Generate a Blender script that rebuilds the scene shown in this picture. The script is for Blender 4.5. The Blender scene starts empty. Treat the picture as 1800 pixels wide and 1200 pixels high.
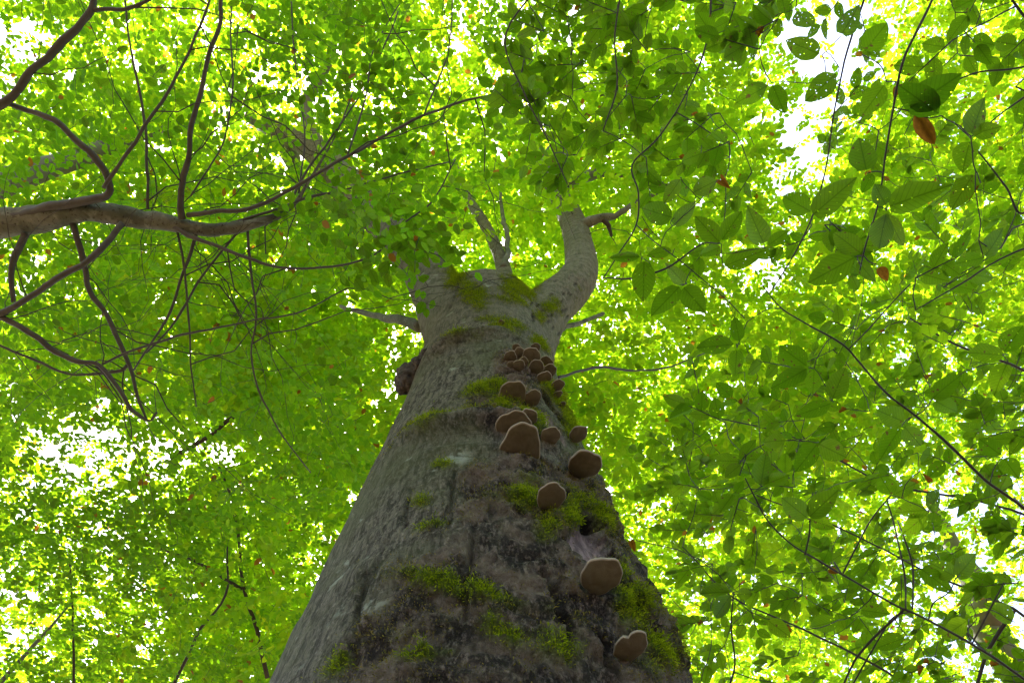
import bpy, math, random
import numpy as np
from mathutils import Vector, Matrix
from mathutils.bvhtree import BVHTree

R = math.radians
SC = bpy.context.scene
COL = SC.collection
rng = np.random.default_rng(7)
random.seed(7)

# ------------------------------------------------------------------ camera, sky, sun, exposure
PITCH = R(66.0)
FPX = 1250.0                       # focal length in pixels of the 1800 px wide photograph
CAM = np.array([0.0, 0.0, 1.6])
cd = bpy.data.cameras.new('camera'); cam = bpy.data.objects.new('camera', cd); COL.objects.link(cam)
cam.location = CAM; cam.rotation_euler = (PITCH + R(90), 0, 0)
cd.sensor_width = 36.0; cd.lens = 36.0 * FPX / 1800.0; cd.clip_start = 0.02; cd.clip_end = 2000
SC.camera = cam

SUN_EL, SUN_AZ = R(66), R(-35)     # sun stands beyond the canopy, left of the trunk
w = bpy.data.worlds.new('World'); SC.world = w; w.use_nodes = True
nt = w.node_tree
sky = nt.nodes.new('ShaderNodeTexSky'); sky.sky_type = 'NISHITA'; sky.sun_disc = False
sky.sun_elevation = SUN_EL; sky.sun_rotation = SUN_AZ
sky.air_density = 1.0; sky.dust_density = 4.0; sky.ozone_density = 1.0
bg = nt.nodes['Background']; bg.inputs['Strength'].default_value = 0.12
nt.links.new(sky.outputs[0], bg.inputs[0])
sd = bpy.data.lights.new('sun', 'SUN'); sun = bpy.data.objects.new('sun', sd); COL.objects.link(sun)
sd.energy = 4.6; sd.angle = R(1.0); sd.color = (1.0, 0.95, 0.86)
sdir = Vector((math.sin(SUN_AZ) * math.cos(SUN_EL), math.cos(SUN_AZ) * math.cos(SUN_EL), math.sin(SUN_EL)))
sun.rotation_euler = sdir.to_track_quat('Z', 'Y').to_euler(); sun.location = (0, 0, 40)

SC.view_settings.view_transform = 'Standard'; SC.view_settings.look = 'None'
SC.view_settings.gamma = 1.0; SC.view_settings.use_curve_mapping = False
SC.view_settings.exposure = 2.75
SC.render.engine = 'CYCLES'
SC.cycles.max_bounces = 10; SC.cycles.diffuse_bounces = 4; SC.cycles.transmission_bounces = 8
SC.cycles.transparent_max_bounces = 16; SC.cycles.use_denoising = True
SC.cycles.sample_clamp_indirect = 6

# ------------------------------------------------------------------ helpers
SP, CP = math.sin(PITCH), math.cos(PITCH)
FWD = np.array([0, CP, SP]); RGT = np.array([1.0, 0, 0]); UPV = np.array([0, -SP, CP])
def ray(x, y):
    x = np.asarray(x, float); y = np.asarray(y, float)
    return FWD + RGT * ((x - 900) / FPX)[..., None] + UPV * ((600 - y) / FPX)[..., None]
def px(x, y, t): return CAM + ray(x, y) * np.asarray(t, float)[..., None]
def pxY(x, y, Y):
    r = ray(x, y); return CAM + r * ((Y - CAM[1]) / r[..., 1])[..., None]
def project(P):
    d = np.asarray(P) - CAM
    z = d @ FWD
    zz = np.where(np.abs(z) < 1e-6, 1e-6, z)
    return 900 + FPX * (d @ RGT) / zz, 600 - FPX * (d @ UPV) / zz, z
def unit(v):
    v = np.asarray(v, float); n = np.linalg.norm(v, axis=-1, keepdims=True); return v / np.maximum(n, 1e-9)

def _hash(ix, iy, iz, seed):
    h = (ix * 374761393 + iy * 668265263 + iz * 2147483647 + seed * 974634777) & 0xffffffff
    h = ((h ^ (h >> 13)) * 1274126177) & 0xffffffff
    h = h ^ (h >> 16)
    return (h & 0xffff) / 32767.5 - 1.0
def vnoise(P, scale, seed=0):
    p = np.asarray(P, float) * np.asarray(scale, float); i = np.floor(p).astype(np.int64); f = p - i
    u = f * f * (3 - 2 * f); out = 0
    for dx in (0, 1):
        for dy in (0, 1):
            for dz in (0, 1):
                wt = (u[:, 0] if dx else 1 - u[:, 0]) * (u[:, 1] if dy else 1 - u[:, 1]) * (u[:, 2] if dz else 1 - u[:, 2])
                out = out + wt * _hash(i[:, 0] + dx, i[:, 1] + dy, i[:, 2] + dz, seed)
    return out
def fbm(P, scale, seed=0, octv=4, gain=0.5):
    s = np.asarray(scale, float); a = 1.0; o = 0; tot = 0
    for k in range(octv):
        o = o + a * vnoise(P, s, seed + k * 17); tot += a; a *= gain; s = s * 2.03
    return o / tot
def sstep(a, b, x):
    t = np.clip((x - a) / (b - a), 0, 1); return t * t * (3 - 2 * t)

def mesh(name, V, faces, uv=None, attrs=None, smooth=True):
    """V (n,3); faces = list of integer arrays (m,k)"""
    me = bpy.data.meshes.new(name)
    V = np.ascontiguousarray(V, dtype=np.float32)
    me.vertices.add(len(V)); me.vertices.foreach_set('co', V.ravel())
    faces = [np.asarray(f, dtype=np.int32) for f in faces if len(f)]
    loops = np.concatenate([f.ravel() for f in faces]); tot = np.concatenate([np.full(len(f), f.shape[1], np.int32) for f in faces])
    st = np.concatenate([[0], np.cumsum(tot)[:-1]]).astype(np.int32)
    me.loops.add(len(loops)); me.loops.foreach_set('vertex_index', loops.astype(np.int32))
    me.polygons.add(len(tot)); me.polygons.foreach_set('loop_start', st)
    try: me.polygons.foreach_set('loop_total', tot)
    except Exception: pass
    me.polygons.foreach_set('use_smooth', np.full(len(tot), smooth, bool))
    me.update(calc_edges=True)
    if uv is not None:
        l = me.uv_layers.new(name='UVMap'); l.data.foreach_set('uv', np.asarray(uv, np.float32)[loops].ravel())
    for k, a in (attrs or {}).items():
        a = np.asarray(a, np.float32)
        if a.ndim == 1:
            at = me.attributes.new(k, 'FLOAT', 'POINT'); at.data.foreach_set('value', a)
        else:
            at = me.attributes.new(k, 'FLOAT_COLOR', 'POINT'); at.data.foreach_set('color', a.ravel())
    return me
def obj(name, me, mat, parent=None, **props):
    o = bpy.data.objects.new(name, me); COL.objects.link(o)
    if mat is not None and not me.materials: me.materials.append(mat)
    if parent is not None:
        o.parent = parent
        if parent.type == 'EMPTY': o.matrix_parent_inverse = parent.matrix_basis.inverted()     # children are modelled in world space
    for k, v in props.items(): o[k] = v
    return o
def empty(name, loc, label, category, group=None):
    o = bpy.data.objects.new(name, None); COL.objects.link(o); o.location = loc
    o.empty_display_size = 0.1; o['label'] = label; o['category'] = category
    if group: o['group'] = group
    return o

def smooth_path(P, r, n=6):
    """Catmull-Rom through the points, radii along with them"""
    P = np.asarray(P, float); r = np.asarray(r, float); Q = np.vstack([2 * P[0] - P[1], P, 2 * P[-1] - P[-2]])
    out = []; ro = []
    for i in range(len(P) - 1):
        a, b, c, d = Q[i:i + 4]
        for t in np.linspace(0, 1, n, endpoint=False):
            out.append(.5 * (2 * b + (c - a) * t + (2 * a - 5 * b + 4 * c - d) * t * t + (3 * b - a - 3 * c + d) * t ** 3))
            ro.append(r[i] + (r[i + 1] - r[i]) * t)
    out.append(P[-1]); ro.append(r[-1])
    return np.array(out), np.array(ro)
def tube(P, r, sides=6):
    P = np.asarray(P, float); n = len(P); T = unit(np.gradient(P, axis=0))
    a = np.array([0, 0, 1.0]) if abs(T[0, 2]) < .8 else np.array([1.0, 0, 0])
    N = np.zeros((n, 3)); N[0] = unit(np.cross(T[0], a))
    for i in range(1, n):
        v = N[i - 1] - T[i] * (N[i - 1] @ T[i]); N[i] = unit(v)
    B = np.cross(T, N); an = np.arange(sides) * 2 * math.pi / sides
    V = P[:, None] + np.asarray(r)[:, None, None] * (np.cos(an)[None, :, None] * N[:, None] + np.sin(an)[None, :, None] * B[:, None])
    V = V.reshape(-1, 3)
    i = np.arange(n - 1)[:, None] * sides; j = np.arange(sides)[None]; k = (j + 1) % sides
    F = np.stack([i + j, i + k, i + k + sides, i + j + sides], -1).reshape(-1, 4)
    V = np.vstack([V, P[0], P[-1]]); m = len(V)
    j = np.arange(sides); k = (j + 1) % sides
    C = np.vstack([np.stack([k, j, np.full(sides, m - 2)], 1), np.stack([(n - 1) * sides + j, (n - 1) * sides + k, np.full(sides, m - 1)], 1)])
    return V, F, C
class Bag:
    def __init__(s): s.V = []; s.Q = []; s.T = []; s.n = 0
    def add(s, V, Q=None, T=None):
        s.V.append(V)
        if Q is not None and len(Q): s.Q.append(Q + s.n)
        if T is not None and len(T): s.T.append(T + s.n)
        s.n += len(V)
    def tube(s, P, r, sides=5): s.add(*tube(P, r, sides))
    def mesh(s, name):
        f = []
        if s.Q: f.append(np.vstack(s.Q))
        if s.T: f.append(np.vstack(s.T))
        return mesh(name, np.vstack(s.V), f)

# ------------------------------------------------------------------ materials
class Nodes:
    def __init__(s, name):
        s.m = bpy.data.materials.new(name); s.m.use_nodes = True; s.t = s.m.node_tree
        s.t.nodes.clear(); s.out = s.t.nodes.new('ShaderNodeOutputMaterial')
    def n(s, kind, **kw):
        nd = s.t.nodes.new('ShaderNode' + kind)
        for k, v in kw.items():
            if hasattr(nd, k): setattr(nd, k, v)
        return nd
    def put(s, sock, v):
        if isinstance(v, bpy.types.NodeSocket): s.t.links.new(v, sock)
        elif isinstance(v, (tuple, list)) and len(v) == 3 and sock.type == 'RGBA': sock.default_value = (*v, 1)
        else: sock.default_value = v
    def math(s, op, a, b=0.0, c=0.0, clamp=False):
        nd = s.n('Math', operation=op, use_clamp=clamp)
        for i, v in enumerate((a, b, c)): s.put(nd.inputs[i], v)
        return nd.outputs[0]
    def mix(s, f, a, b, blend='MIX'):
        nd = s.n('Mix', data_type='RGBA', blend_type=blend)
        s.put(nd.inputs[0], f); s.put(nd.inputs[6], a); s.put(nd.inputs[7], b); return nd.outputs[2]
    def ramp(s, v, lo, hi):
        nd = s.n('MapRange', interpolation_type='SMOOTHSTEP')
        s.put(nd.inputs[0], v); nd.inputs[1].default_value = lo; nd.inputs[2].default_value = hi; return nd.outputs[0]
    def noise(s, vec, scale, detail=4, rough=.55, dist=0.0):
        nd = s.n('TexNoise'); s.put(nd.inputs['Vector'], vec)
        nd.inputs['Scale'].default_value = scale; nd.inputs['Detail'].default_value = detail
        nd.inputs['Roughness'].default_value = rough; nd.inputs['Distortion'].default_value = dist; return nd.outputs[0]
    def mapping(s, vec, sc=(1, 1, 1), loc=None):
        nd = s.n('Mapping'); s.put(nd.inputs[0], vec); nd.inputs['Scale'].default_value = sc
        if loc is not None: s.put(nd.inputs['Location'], loc)
        return nd.outputs[0]
    def attr(s, name): return s.n('Attribute', attribute_name=name)
    def bump(s, h, strength, dist):
        nd = s.n('Bump'); s.put(nd.inputs['Height'], h); nd.inputs['Strength'].default_value = strength
        nd.inputs['Distance'].default_value = dist; return nd.outputs[0]
    def surf(s, sock): s.t.links.new(sock, s.out.inputs[0]); return s.m
    def principled(s, color, rough, normal=None, spec=.4):
        nd = s.n('BsdfPrincipled'); s.put(nd.inputs['Base Color'], color); s.put(nd.inputs['Roughness'], rough)
        nd.inputs['Specular IOR Level'].default_value = spec
        if normal is not None: s.put(nd.inputs['Normal'], normal)
        return nd.outputs[0]

def leaf_material(name, refl_a, refl_b, tr_a, tr_b, holes=False, tmix=.6, brown=.04, veins=True):
    g = Nodes(name)
    r0 = g.attr('rnd').outputs['Fac']; r1 = g.n('ObjectInfo').outputs['Random']
    rnd = g.math('FRACT', g.math('ADD', r0, g.math('MULTIPLY', r1, 7.31)))
    uv = g.n('UVMap', uv_map='UVMap').outputs[0]
    sep = g.n('SeparateXYZ'); g.put(sep.inputs[0], uv); u, v = sep.outputs[0], sep.outputs[1]
    refl = g.mix(rnd, refl_a, refl_b); tr = g.mix(rnd, tr_a, tr_b)
    if veins:
        au = g.math('ABSOLUTE', g.math('SUBTRACT', u, .5))
        mid = g.math('SUBTRACT', 1.0, g.ramp(au, .012, .035))
        saw = g.math('FRACT', g.math('MULTIPLY', g.math('SUBTRACT', v, g.math('MULTIPLY', au, .62)), 10.0))
        side = g.math('SUBTRACT', 1.0, g.ramp(g.math('ABSOLUTE', g.math('SUBTRACT', saw, .5)), .03, .16))
        vein = g.math('MAXIMUM', mid, g.math('MULTIPLY', side, .55))
        tr = g.mix(g.math('MULTIPLY', vein, .6), tr, (tr_a[0] * .33, tr_a[1] * .36, tr_a[2] * .4))
    off = g.n('CombineXYZ'); g.put(off.inputs[0], g.math('MULTIPLY', rnd, 91.7)); g.put(off.inputs[1], g.math('MULTIPLY', rnd, 37.3))
    nz = g.noise(g.mapping(uv, (1, 1.6, 1), off.outputs[0]), 3.0, 3, .6)
    tr = g.mix(g.ramp(nz, .25, .75), g.mix(.8, tr, (.75, .8, .7), 'MULTIPLY'), tr)
    bf = g.math('GREATER_THAN', g.math('FRACT', g.math('MULTIPLY', rnd, 23.7)), 1.0 - brown)      # some leaves have turned
    tr = g.mix(bf, tr, (.36, .15, .012)); refl = g.mix(bf, refl, (.16, .07, .02))
    if holes:
        sp = g.ramp(nz, .635, .67)
        tr = g.mix(sp, tr, (.12, .07, .02)); refl = g.mix(sp, refl, (.08, .045, .02))
    d = g.n('BsdfDiffuse'); g.put(d.inputs[0], refl)
    t = g.n('BsdfTranslucent'); g.put(t.inputs[0], tr)
    mx = g.n('MixShader'); mx.inputs[0].default_value = tmix
    g.t.links.new(d.outputs[0], mx.inputs[1]); g.t.links.new(t.outputs[0], mx.inputs[2])
    gl = g.n('BsdfGlossy'); gl.inputs['Roughness'].default_value = .42; gl.inputs[0].default_value = (.9, .95, 1, 1)
    m2 = g.n('MixShader'); m2.inputs[0].default_value = .010
    g.t.links.new(mx.outputs[0], m2.inputs[1]); g.t.links.new(gl.outputs[0], m2.inputs[2])
    res = m2.outputs[0]
    if holes:
        n2 = g.noise(g.mapping(uv, (1, 1.6, 1), off.outputs[0]), 9.0, 1, .5)
        tp = g.n('BsdfTransparent'); m3 = g.n('MixShader'); g.put(m3.inputs[0], g.math('GREATER_THAN', n2, .70))
        g.t.links.new(res, m3.inputs[1]); g.t.links.new(tp.outputs[0], m3.inputs[2]); res = m3.outputs[0]
    return g.surf(res)
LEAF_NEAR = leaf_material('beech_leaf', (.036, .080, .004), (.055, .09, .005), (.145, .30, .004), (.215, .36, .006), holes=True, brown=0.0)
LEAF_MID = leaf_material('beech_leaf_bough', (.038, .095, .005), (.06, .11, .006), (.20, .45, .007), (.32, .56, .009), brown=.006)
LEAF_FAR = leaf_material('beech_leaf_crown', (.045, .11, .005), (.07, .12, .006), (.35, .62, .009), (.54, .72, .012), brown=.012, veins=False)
def plain_leaf(name, a, b):
    g = Nodes(name); uv = g.n('UVMap', uv_map='UVMap').outputs[0]
    c = g.mix(g.noise(uv, 5, 3), a, b)
    d = g.n('BsdfDiffuse'); g.put(d.inputs[0], c); t = g.n('BsdfTranslucent'); g.put(t.inputs[0], c)
    mx = g.n('MixShader'); mx.inputs[0].default_value = .6
    g.t.links.new(d.outputs[0], mx.inputs[1]); g.t.links.new(t.outputs[0], mx.inputs[2]); return g.surf(mx.outputs[0])
LEAF_BROWN = plain_leaf('withered_leaf', (.05, .018, .008), (.42, .17, .015))

def twig_material(name, a, b, scale=40):
    g = Nodes(name); co = g.n('TexCoord').outputs['Object']
    n = g.noise(co, scale, 4); return g.surf(g.principled(g.mix(n, a, b), .75, g.bump(n, .4, .004)))
TWIG = twig_material('twig_bark', (.018, .014, .011), (.05, .04, .032))
BRANCH = twig_material('branch_bark', (.022, .020, .018), (.085, .08, .07), 18)
def bough_material():
    g = Nodes('bough_bark'); co = g.n('TexCoord').outputs['Object']; a = g.noise(co, 5, 5, .6, .4); b = g.noise(co, 45, 4, .65)
    c = g.mix(g.ramp(a, .3, .7), (.06, .066, .045), (.14, .145, .115)); c = g.mix(g.math('MULTIPLY', g.ramp(g.noise(co, 12, 4), .56, .68), .4), c, (.25, .27, .22)); c = g.mix(g.ramp(b, .55, .7), c, (.03, .027, .02))
    return g.surf(g.principled(c, .8, g.bump(g.math('ADD', a, g.math('MULTIPLY', b, .5)), .8, .015), .15))
BOUGH = bough_material()
FARBARK = twig_material('grey_beech_bark', (.07, .066, .056), (.16, .15, .13), 5)

def bark_material():
    g = Nodes('old_beech_bark'); co = g.n('TexCoord').outputs['Object']; m = g.attr('mask'); sp = g.n('SeparateColor'); g.put(sp.inputs[0], m.outputs['Color'])
    moss, rough, wood = sp.outputs[0], sp.outputs[1], sp.outputs[2]; dark = m.outputs['Alpha']
    big = g.noise(co, 2.2, 5, .6); mid = g.noise(co, 9, 6, .62, .3)
    streak = g.noise(g.mapping(co, (30, 30, 7)), 1.6, 7, .7, .6)
    wrink = g.noise(g.mapping(co, (5, 5, 34)), 1.3, 5, .6, .8)
    fine = g.noise(g.mapping(co, (1, 1, .55)), 75, 5, .7)
    spk = g.noise(g.mapping(co, (1, 1, .7)), 150, 3, .7)
    grey = g.mix(g.ramp(streak, .38, .62), (.032, .028, .020), (.185, .168, .126))
    grey = g.mix(g.math('MULTIPLY', g.ramp(spk, .52, .66), .75), grey, (.03, .026, .018))
    grey = g.mix(g.ramp(fine, .5, .75), grey, (.32, .285, .225))
    grey = g.mix(g.math('MULTIPLY', g.ramp(wrink, .58, .66), .7), grey, (.035, .028, .022))
    grey = g.mix(g.ramp(big, .42, .68), grey, g.mix(.55, grey, (.10, .115, .045)))           # algae film
    sx = g.n('SeparateXYZ'); g.put(sx.inputs[0], co); upz = g.ramp(sx.outputs[2], 4.6, 6.2)
    grey = g.mix(g.math('MULTIPLY', upz, .55), grey, g.mix(g.ramp(g.noise(co, 16, 6, .6), .35, .65), (.135, .13, .095), (.27, .25, .20)))
    lich = g.math('MULTIPLY', g.ramp(mid, .6, .68), g.ramp(g.noise(co, 3.1, 2), .5, .62))
    grey = g.mix(g.math('MULTIPLY', lich, .75), grey, (.36, .40, .32))
    brown = g.mix(g.ramp(mid, .42, .6), (.026, .021, .017), (.165, .13, .095))
    brown = g.mix(g.ramp(fine, .46, .75), brown, (.27, .22, .18))
    c = g.mix(rough, grey, brown)
    pk = g.mix(g.ramp(g.noise(g.mapping(co, (30, 30, 8)), 1.5, 5), .35, .7), (.20, .145, .16), (.55, .42, .44))
    c = g.mix(wood, c, pk)
    gm = g.mix(g.ramp(fine, .3, .7), (.035, .05, .006), (.14, .19, .012))
    c = g.mix(g.math('MULTIPLY', moss, g.ramp(fine, .22, .5)), c, gm)
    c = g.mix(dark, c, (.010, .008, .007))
    h = g.math('ADD', g.math('ADD', g.math('MULTIPLY', fine, .6), g.math('MULTIPLY', wrink, -.35)), g.math('ADD', g.math('MULTIPLY', streak, .9), g.math('MULTIPLY', mid, .8)))
    rg = g.mix(rough, (.62, .62, .62), (.5, .5, .5))
    return g.surf(g.principled(c, g.math('ADD', .72, g.math('MULTIPLY', moss, .2)), g.bump(g.math('ADD', h, g.math('MULTIPLY', spk, -.25)), 1.0, .045), .12))
BARK = bark_material()
def burl_material():
    g = Nodes('burl_bark'); co = g.n('TexCoord').outputs['Object']
    n = g.noise(co, 28, 6, .65, .4); return g.surf(g.principled(g.mix(g.ramp(n, .35, .7), (.012, .010, .008), (.075, .06, .045)), .8, g.bump(n, 1, .02)))
BURL = burl_material()
def moss_material():
    g = Nodes('moss'); r = g.attr('rnd').outputs['Fac']; b = g.attr('bright').outputs['Fac']
    c = g.mix(r, (.075, .065, .016), (.28, .22, .065)); c2 = g.mix(r, (.10, .17, .005), (.32, .40, .012))
    c = g.mix(b, c, c2)
    d = g.n('BsdfDiffuse'); g.put(d.inputs[0], c); t = g.n('BsdfTranslucent'); g.put(t.inputs[0], c)
    mx = g.n('MixShader'); mx.inputs[0].default_value = .3
    g.t.links.new(d.outputs[0], mx.inputs[1]); g.t.links.new(t.outputs[0], mx.inputs[2]); return g.surf(mx.outputs[0])
MOSS = moss_material()
def fungus_mats():
    g = Nodes('fungus_cap'); co = g.n('TexCoord').outputs['Generated']; n = g.noise(co, 9, 5)
    cap = g.surf(g.principled(g.mix(n, (.07, .05, .035), (.19, .15, .11)), .7, g.bump(n, .5, .01)))
    g = Nodes('fungus_pores'); co = g.n('TexCoord').outputs['Object']; rd = g.n('ObjectInfo').outputs['Random']
    n = g.noise(co, 30, 5, .6, .4); n2 = g.noise(co, 420, 2)
    c = g.mix(g.ramp(n, .3, .72), g.mix(rd, (.092, .074, .048), (.125, .106, .078)), g.mix(rd, (.14, .116, .078), (.18, .158, .12)))
    pore = g.surf(g.principled(g.mix(g.math('MULTIPLY', n2, .35), c, (.06, .04, .025)), .85, g.bump(g.math('ADD', n, g.math('MULTIPLY', n2, .3)), .5, .006), .2))
    g = Nodes('fungus_rim'); co = g.n('TexCoord').outputs['Object']; n = g.noise(co, 40, 4)
    rim = g.surf(g.principled(g.mix(n, (.17, .14, .10), (.30, .255, .19)), .7, g.bump(n, .3, .004)))
    return cap, pore, rim
CAPM, POREM, RIMM = fungus_mats()
def ground_material():
    g = Nodes('leaf_litter'); co = g.n('TexCoord').outputs['Object']
    a = g.n('TexVoronoi'); g.put(a.inputs['Vector'], co); a.inputs['Scale'].default_value = 14
    n = g.noise(co, 1.2, 6); c = g.mix(g.n('SeparateColor').outputs[0], (.09, .05, .025), (.2, .12, .06))
    sp = g.n('SeparateColor'); g.put(sp.inputs[0], a.outputs['Color'])
    c = g.mix(sp.outputs[0], (.08, .047, .025), (.24, .14, .07)); c = g.mix(g.ramp(n, .5, .7), c, (.05, .075, .02))
    return g.surf(g.principled(c, .9, g.bump(a.outputs['Distance'], .6, .03)))

# ------------------------------------------------------------------ ground
xs = np.linspace(-70, 70, 141); X, Y = np.meshgrid(xs, xs); V = np.stack([X.ravel(), Y.ravel(), np.zeros(X.size)], 1)
V[:, 2] = fbm(V, .12, 3) * .5 * sstep(3, 14, np.hypot(V[:, 0], V[:, 1] - 2)) + fbm(V, .9, 5) * .04
i = np.arange(140)[:, None] * 141 + np.arange(140)[None]
obj('ground', mesh('ground', V, [np.stack([i, i + 1, i + 142, i + 141], -1).reshape(-1, 4)]), ground_material(), kind='structure')

# ------------------------------------------------------------------ the old beech
TD = 2.0                              # distance from the camera to the trunk's axis over the ground
SIL = [(1200, 478, 1212), (1100, 525, 1162), (1000, 572, 1117), (900, 620, 1077), (800, 672, 1026), (740, 700, 1003),
       (700, 716, 990), (650, 731, 976), (610, 744, 966), (575, 748, 955), (545, 757, 945)]
prof = []
for y, xl, xr in SIL:
    rl, rr = ray(xl, y), ray(xr, y)
    al, ar = math.atan2(rl[0], rl[1]), math.atan2(rr[0], rr[1])
    c, hlf = (al + ar) / 2, (ar - al) / 2
    rad = TD * math.sin(hlf); dist = TD * math.cos(hlf)
    hz = (rl[2] / math.hypot(rl[0], rl[1]) + rr[2] / math.hypot(rr[0], rr[1])) / 2
    prof.append((TD * math.sin(c), TD * math.cos(c), CAM[2] + dist * hz, rad))
p0 = prof[0]
down = [(p0[0], p0[1], -.15, p0[3] * 1.75), (p0[0], p0[1], .25, p0[3] * 1.42), (p0[0], p0[1], .8, p0[3] * 1.22), (p0[0], p0[1], 1.7, p0[3] * 1.1)]
prof = np.array(down + prof)
TREE_BASE = (p0[0], p0[1], 0)
PP, RR = smooth_path(prof[:, :3], prof[:, 3], 6)
bag = Bag(); bag.tube(PP, RR, 48)
def limb(pts, n=6):
    P = np.array([pxY(x, y, Y) for x, y, Y, wd in pts])
    t = np.array([(q - CAM) @ FWD for q in P]); r = np.array([p[3] for p in pts]) * t / FPX / 2
    return smooth_path(P, r, n)
LIMBS = {
    'left': [(835, 640, 2.0, 150), (795, 570, 2.0, 118), (771, 520, 1.98, 92), (748, 475, 1.95, 82), (712, 425, 1.9, 78), (665, 375, 1.85, 72), (620, 330, 1.75, 62), (575, 285, 1.65, 48), (520, 245, 1.5, 36), (440, 205, 1.3, 24)],
    'right': [(915, 650, 2.0, 115), (935, 590, 2.02, 100), (962, 543, 2.08, 84), (1003, 506, 2.14, 72), (1021, 474, 2.2, 60), (1018, 436, 2.28, 53), (1010, 400, 2.35, 48), (994, 362, 2.42, 41), (972, 322, 2.45, 34), (950, 280, 2.4, 27), (935, 240, 2.3, 19)],
    'middle': [(880, 560, 2.15, 52), (887, 490, 2.45, 30), (880, 455, 2.5, 25), (867, 424, 2.5, 22), (848, 388, 2.55, 20), (824, 350, 2.6, 16), (806, 310, 2.6, 13), (795, 270, 2.5, 9)],
}
LP = {}
for k, pts in LIMBS.items():
    P, r = limb(pts); LP[k] = (P, r); bag.tube(P, r, 20)
# mossy hump in the crotch
hc = pxY(905, 540, 2.12); ht = (hc - CAM) @ FWD
th, ph = np.meshgrid(np.linspace(0, math.pi, 17), np.linspace(0, 2 * math.pi, 25)[:-1], indexing='ij')
S = np.stack([np.sin(th) * np.cos(ph) * .15, np.sin(th) * np.sin(ph) * .13, np.cos(th) * .5], -1).reshape(-1, 3) + hc
ii = np.arange(16)[:, None] * 24; jj = np.arange(24)[None]; kk = (jj + 1) % 24
bag.add(S, np.stack([ii + jj, ii + 24 + jj, ii + 24 + kk, ii + kk], -1).reshape(-1, 4))
tmp = bpy.data.objects.new('trunk_raw', bag.mesh('trunk_raw')); COL.objects.link(tmp)
md = tmp.modifiers.new('r', 'REMESH'); md.mode = 'VOXEL'; md.voxel_size = .0135
ms = tmp.modifiers.new('s', 'SMOOTH'); ms.factor = .5; ms.iterations = 14
dg = bpy.context.evaluated_depsgraph_get(); dg.update()
tm = bpy.data.meshes.new_from_object(tmp.evaluated_get(dg)); bpy.data.objects.remove(tmp)

def get_v(me):
    a = np.empty(len(me.vertices) * 3, np.float32); me.vertices.foreach_get('co', a); return a.reshape(-1, 3).astype(float)
def get_n(me):
    a = np.empty(len(me.vertices) * 3, np.float32); me.vertices.foreach_get('normal', a); return a.reshape(-1, 3).astype(float)
def bvh_of(me):
    V = get_v(me); me.calc_loop_triangles(); a = np.empty(len(me.loop_triangles) * 3, np.int32); me.loop_triangles.foreach_get('vertices', a)
    return BVHTree.FromPolygons([tuple(v) for v in V], [tuple(t) for t in a.reshape(-1, 3).tolist()])
# coarser faces on the far side and high up
tmp = bpy.data.objects.new('trunk_fine', tm); COL.objects.link(tmp); V = get_v(tm); N = get_n(tm)
far_side = np.nonzero(((N * unit(V - CAM)).sum(1) > .15) | (V[:, 2] > 9.5) | (V[:, 2] < 2.3))[0]
vg = tmp.vertex_groups.new(name='far'); vg.add(far_side.tolist(), 1.0, 'REPLACE')
md = tmp.modifiers.new('d', 'DECIMATE'); md.ratio = .45; md.vertex_group = 'far'; md.vertex_group_factor = 10.0
dg = bpy.context.evaluated_depsgraph_get(); dg.update(); tm2 = bpy.data.meshes.new_from_object(tmp.evaluated_get(dg)); bpy.data.objects.remove(tmp); tm = tm2
bv0 = bvh_of(tm)
def hit0(x, y, bv=None):
    r = unit(ray(x, y)); h = (bv or bv0).ray_cast(Vector(CAM), Vector(r)); return h
V = get_v(tm); N = get_n(tm)
qx, qy, qz = project(V); front = sstep(-.05, .12, -(N * unit(V - CAM)).sum(1))
def blob(cx, cy, sx, sy, rot=0):
    c, s = math.cos(R(rot)), math.sin(R(rot)); dx, dy = qx - cx, qy - cy
    a, b = (dx * c + dy * s) / sx, (-dx * s + dy * c) / sy
    return np.exp(-(a * a + b * b)) * (qz > 0)
def polyline_d(pts):
    """distance in metres from every trunk vertex to a line drawn on the trunk, and the parameter along it"""
    W = []
    for x, y in pts:
        h = hit0(x, y)
        if h[0] is not None: W.append(np.array(h[0]))
    best = np.full(len(V), 9.0); par = np.zeros(len(V))
    for k in range(len(W) - 1):
        a, b = W[k], W[k + 1]; ab = b - a; t = np.clip(((V - a) @ ab) / (ab @ ab), 0, 1)
        d = np.linalg.norm(V - (a + t[:, None] * ab), axis=1); m = d < best; best[m] = d[m]; par[m] = (k + t[m]) / (len(W) - 1)
    return best, par
moss = np.zeros(len(V)); rough = np.zeros(len(V)); wood = np.zeros(len(V)); dark = np.zeros(len(V))
for b in [(770, 748, 75, 16, -14), (850, 728, 45, 16, -5), (738, 882, 26, 14), (905, 515, 46, 38), (832, 515, 44, 26, 40), (800, 480, 22, 40, -20), (960, 545, 30, 20, -40), (885, 575, 45, 18, 15),
          (800, 603, 38, 6, -8), (945, 605, 25, 12, 35), (975, 700, 14, 50, -28), (992, 735, 12, 55, -25), (850, 690, 45, 14, -8), (880, 715, 45, 25), (925, 870, 40, 36), (1010, 900, 30, 50, -25),
          (885, 1118, 60, 26, 25), (985, 1140, 60, 40, 25), (1105, 1075, 42, 60, -25), (1150, 1150, 40, 50, -30), (1085, 1010, 24, 30), (600, 1172, 30, 14, -35),
          (770, 925, 50, 7, -12), (840, 1050, 120, 16, 14), (940, 640, 30, 14), (1045, 905, 16, 40, -30), (760, 1150, 70, 12, -8), (930, 760, 30, 30), (780, 820, 30, 10), (955, 940, 30, 30)]:
    moss = np.maximum(moss, blob(*b))
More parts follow.
